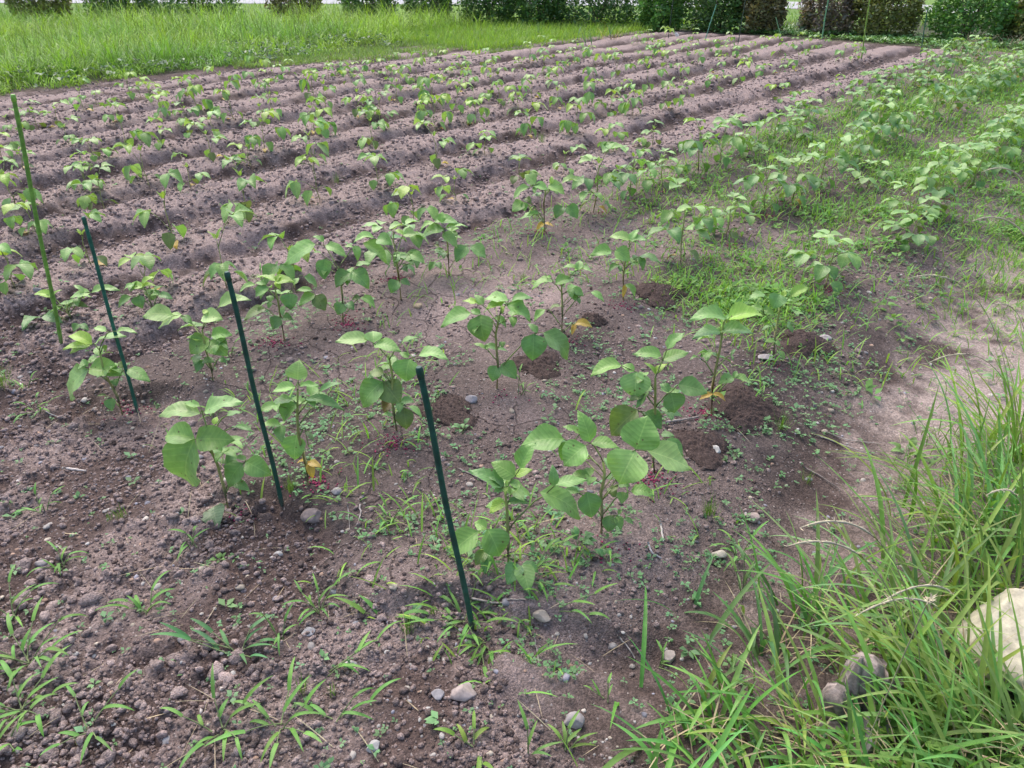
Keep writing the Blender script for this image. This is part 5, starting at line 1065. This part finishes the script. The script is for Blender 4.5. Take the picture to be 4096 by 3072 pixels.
for q in ((2010, 1540, 46, .40, 'tallest long-bladed grass clump beside the root stump', 95, 60), (2060, 1620, 28, .32, 'long grass clump in front of the boulder', 140, 60), (2030, 1450, 20, .36, 'long grass clump between the root stump and the boulder'), (2205, 1560, 10, .30, 'long grass clump at the right edge below the boulder'), (1760, 1650, 24, .24, 'long grass clump below the root stump', 200, 50), (1690, 1580, 22, .26, 'sparser long grass left of the root stump'), (1570, 1600, 22, .28, 'thin long grass at the bottom, left end of the verge'), (1480, 1650, 14, .26, 'few long blades crossing the bottom edge', 120, 60), (1650, 1420, 22, .28, 'pale long grass on the verge edge above the hollow', 150, 60, (.13, .26, .085)), (1790, 1380, 26, .32, 'long grass behind the root stump'), (1930, 1330, 36, .38, 'long grass clump behind and right of the root stump'), (2110, 1300, 44, .46, 'dense long grass clump behind the boulder'), (2200, 1180, 50, .52, 'tall dense grass at the right edge above the boulder', 130, 60), (2080, 1150, 34, .40, 'long grass with horizontal blades right of the sand', 170, 40), (2215, 1010, 46, .50, 'tall grass at the right edge, farthest clump', 120, 60), (2130, 1050, 26, .34, 'thin tall grass left of the farthest clump'), (1930, 1670, 26, .24, 'long grass clump at the bottom below the stump', 130, 80), (2050, 1680, 34, .34, 'long grass clump in the bottom right', 130, 80), (2190, 1650, 34, .40, 'long grass clump in the bottom right corner', 130, 80)):
    longclump(*q)
# low matted growth under the long grass
P = sample(1500, lambda x, y, c, s: ((c < .12 + .3 * (fbm(x * 4, y * 4, 81, 2) - .5)) & (c > -1) & (s < 2.9)) * 1., (.3, 3), (.6, 2.6)); n = len(P)
grass('verge_undergrowth', P, rng.uniform(.05, .17, n), rng.uniform(.003, .007, n), rng.uniform(.1, .9, n), rng.uniform(.3, 1.4, n), gcol((.17, .32, .07), n), 5, .3)
P = sample(420, lambda x, y, c, s: ((c < .18) & (c > -1) & (s < 2.8)) * 1., (.3, 3), (.6, 2.4)); P[:, 2] += rng.uniform(.01, .07, len(P))
tag(leafy('leafy_undergrowth', P, rng.uniform(.014, .034, len(P)), gcol((.15, .28, .06), len(P)), 5, (-.1, .8), M_GRASS), kind='stuff')
P = sample(330, lambda x, y, c, s: np.where((c < .4) & (c > -1) & (s < 3.2), .7, np.where((c < 4) & (s < 1.1), .5, .03)), (-3, 3), (.6, 3.2)); n = len(P)
V, F, C = blades(P + [0, 0, .004], rng.uniform(0, 6.28, n), rng.uniform(.03, .16, n), rng.uniform(.0012, .0028, n), rng.uniform(1.1, 1.5, n), rng.uniform(.0, .3, n), 4, gcol((.40, .33, .22), n, .3, .05))
o = bpy.data.objects.new('dry_litter', make_mesh('dry_litter', V, F, M_STRAW, C)); COL.objects.link(o); tag(o, kind='stuff')

# pale seed stalks arching out of the verge
def stalk(b, tip, rise, label, dy=-.1, r=.0011, head=.4):
    x, y, z = at(*b); A = np.array([x, y, z]); T_ = on_plane(tip[0], tip[1], y + dy); M = (A + T_) / 2; M[2] = max(A[2], T_[2]) + rise
    t = np.linspace(0, 1, 26)[:, None]; Q = (1 - t) ** 2 * A + 2 * t * (1 - t) * M + t * t * T_
    R = np.where(t[:, 0] > 1 - head, r * (1.9 + .7 * np.sin(np.arange(26) * 2.3)), r); R[-1] = r * .5
    root = thing('seed_stalk', A, label, 'grass stalk', 'pale seed stalks over the right-hand grass'); k = int(26 * (1 - head))
    mb = MB(); add_tube(mb, Q[:k + 1], R[:k + 1] * 0 + r, (.36, .34, .20), 5); mb.build('stem', M_STRAW, root, A)
    mb = MB(); add_tube(mb, Q[k:], R[k:], (.46, .41, .29), 6)
    n = 34; i = rng.integers(k, 26, n); V, F, C = blades(Q[i], rng.uniform(0, 6.28, n), rng.uniform(.006, .014, n), np.full(n, .002), rng.uniform(.3, 1.8, n), np.zeros(n), 2, gcol((.46, .41, .29), n, .2, .05)); mb.add(V, F, C); mb.build('seed_head', M_STRAW, root, A)
stalk((1990, 1500), (1728, 1140), .06, 'pale seed stalk arching up left from beside the root stump')
stalk((1975, 1490), (1700, 1180), .04, 'lower pale seed stalk beside the one arching from the stump')
stalk((2080, 1420), (1850, 1330), .10, 'whitish seed head drooping over the stump, left one of the pair', head=.55)
stalk((2110, 1400), (1905, 1300), .10, 'whitish seed head drooping over the stump, right one of the pair', head=.55)
stalk((1850, 1658), (2010, 1300), .02, 'straight pale stalk rising from the bottom edge', head=.25)
stalk((2205, 1250), (2130, 1070), .05, 'pale nodding stalk over the tall right-edge grass')
stalk((2250, 640), (2120, 372), .12, 'long pale seed head arching in over the right-edge plants', head=.7, r=.0016)
stalk((2260, 760), (2100, 478), .10, 'second pale seed head arching in below the first at the right edge', head=.7, r=.0016)
stalk((2210, 1000), (2003, 785), .12, 'pale arching stalk over the sandy soil', head=.3)
stalk((2190, 960), (1965, 600), .06, 'thin pale stalk crossing the sandy soil', head=.3)
stalk((2215, 900), (2140, 660), .04, 'thin upright pale stalk at the right edge of the sand', head=.3)
# ------------------------------------------------------------------ light, sky, camera
w = bpy.data.worlds.new('World'); scene.world = w; w.use_nodes = True
nt = w.node_tree; bg = nt.nodes['Background']; sky = nt.nodes.new('ShaderNodeTexSky'); sky.sky_type = 'NISHITA'; sky.sun_disc = False
EL, AZ = math.radians(58), math.radians(-28)     # high, behind thin cloud, ahead and a little to the left
sky.sun_elevation = EL; sky.sun_rotation = AZ; sky.air_density = 1.0; sky.dust_density = 4.0; sky.ozone_density = 1.0
nt.links.new(sky.outputs[0], bg.inputs[0]); bg.inputs[1].default_value = .145
sl = bpy.data.lights.new('sun', 'SUN'); sl.energy = .9; sl.angle = math.radians(50); sl.color = (1, .96, .9)
so = bpy.data.objects.new('sun', sl); COL.objects.link(so)
from mathutils import Vector
sd = Vector((math.sin(AZ) * math.cos(EL), math.cos(AZ) * math.cos(EL), math.sin(EL)))
so.rotation_euler = (-sd).to_track_quat('-Z', 'Y').to_euler()
cam = bpy.data.cameras.new('camera'); co = bpy.data.objects.new('camera', cam); COL.objects.link(co)
cam.sensor_width = 36; cam.lens = FPX / 4096 * 36; co.location = (0, 0, CAMH); co.rotation_euler = (math.pi / 2 - TH, 0, 0); cam.clip_start = .02; cam.clip_end = 2000
scene.camera = co
vs = scene.view_settings; vs.view_transform = 'Standard'; vs.look = 'None'; vs.gamma = 1; vs.exposure = 1.08
scene.cycles.max_bounces = 6; scene.cycles.diffuse_bounces = 3; scene.cycles.transmission_bounces = 3; scene.cycles.use_denoising = True
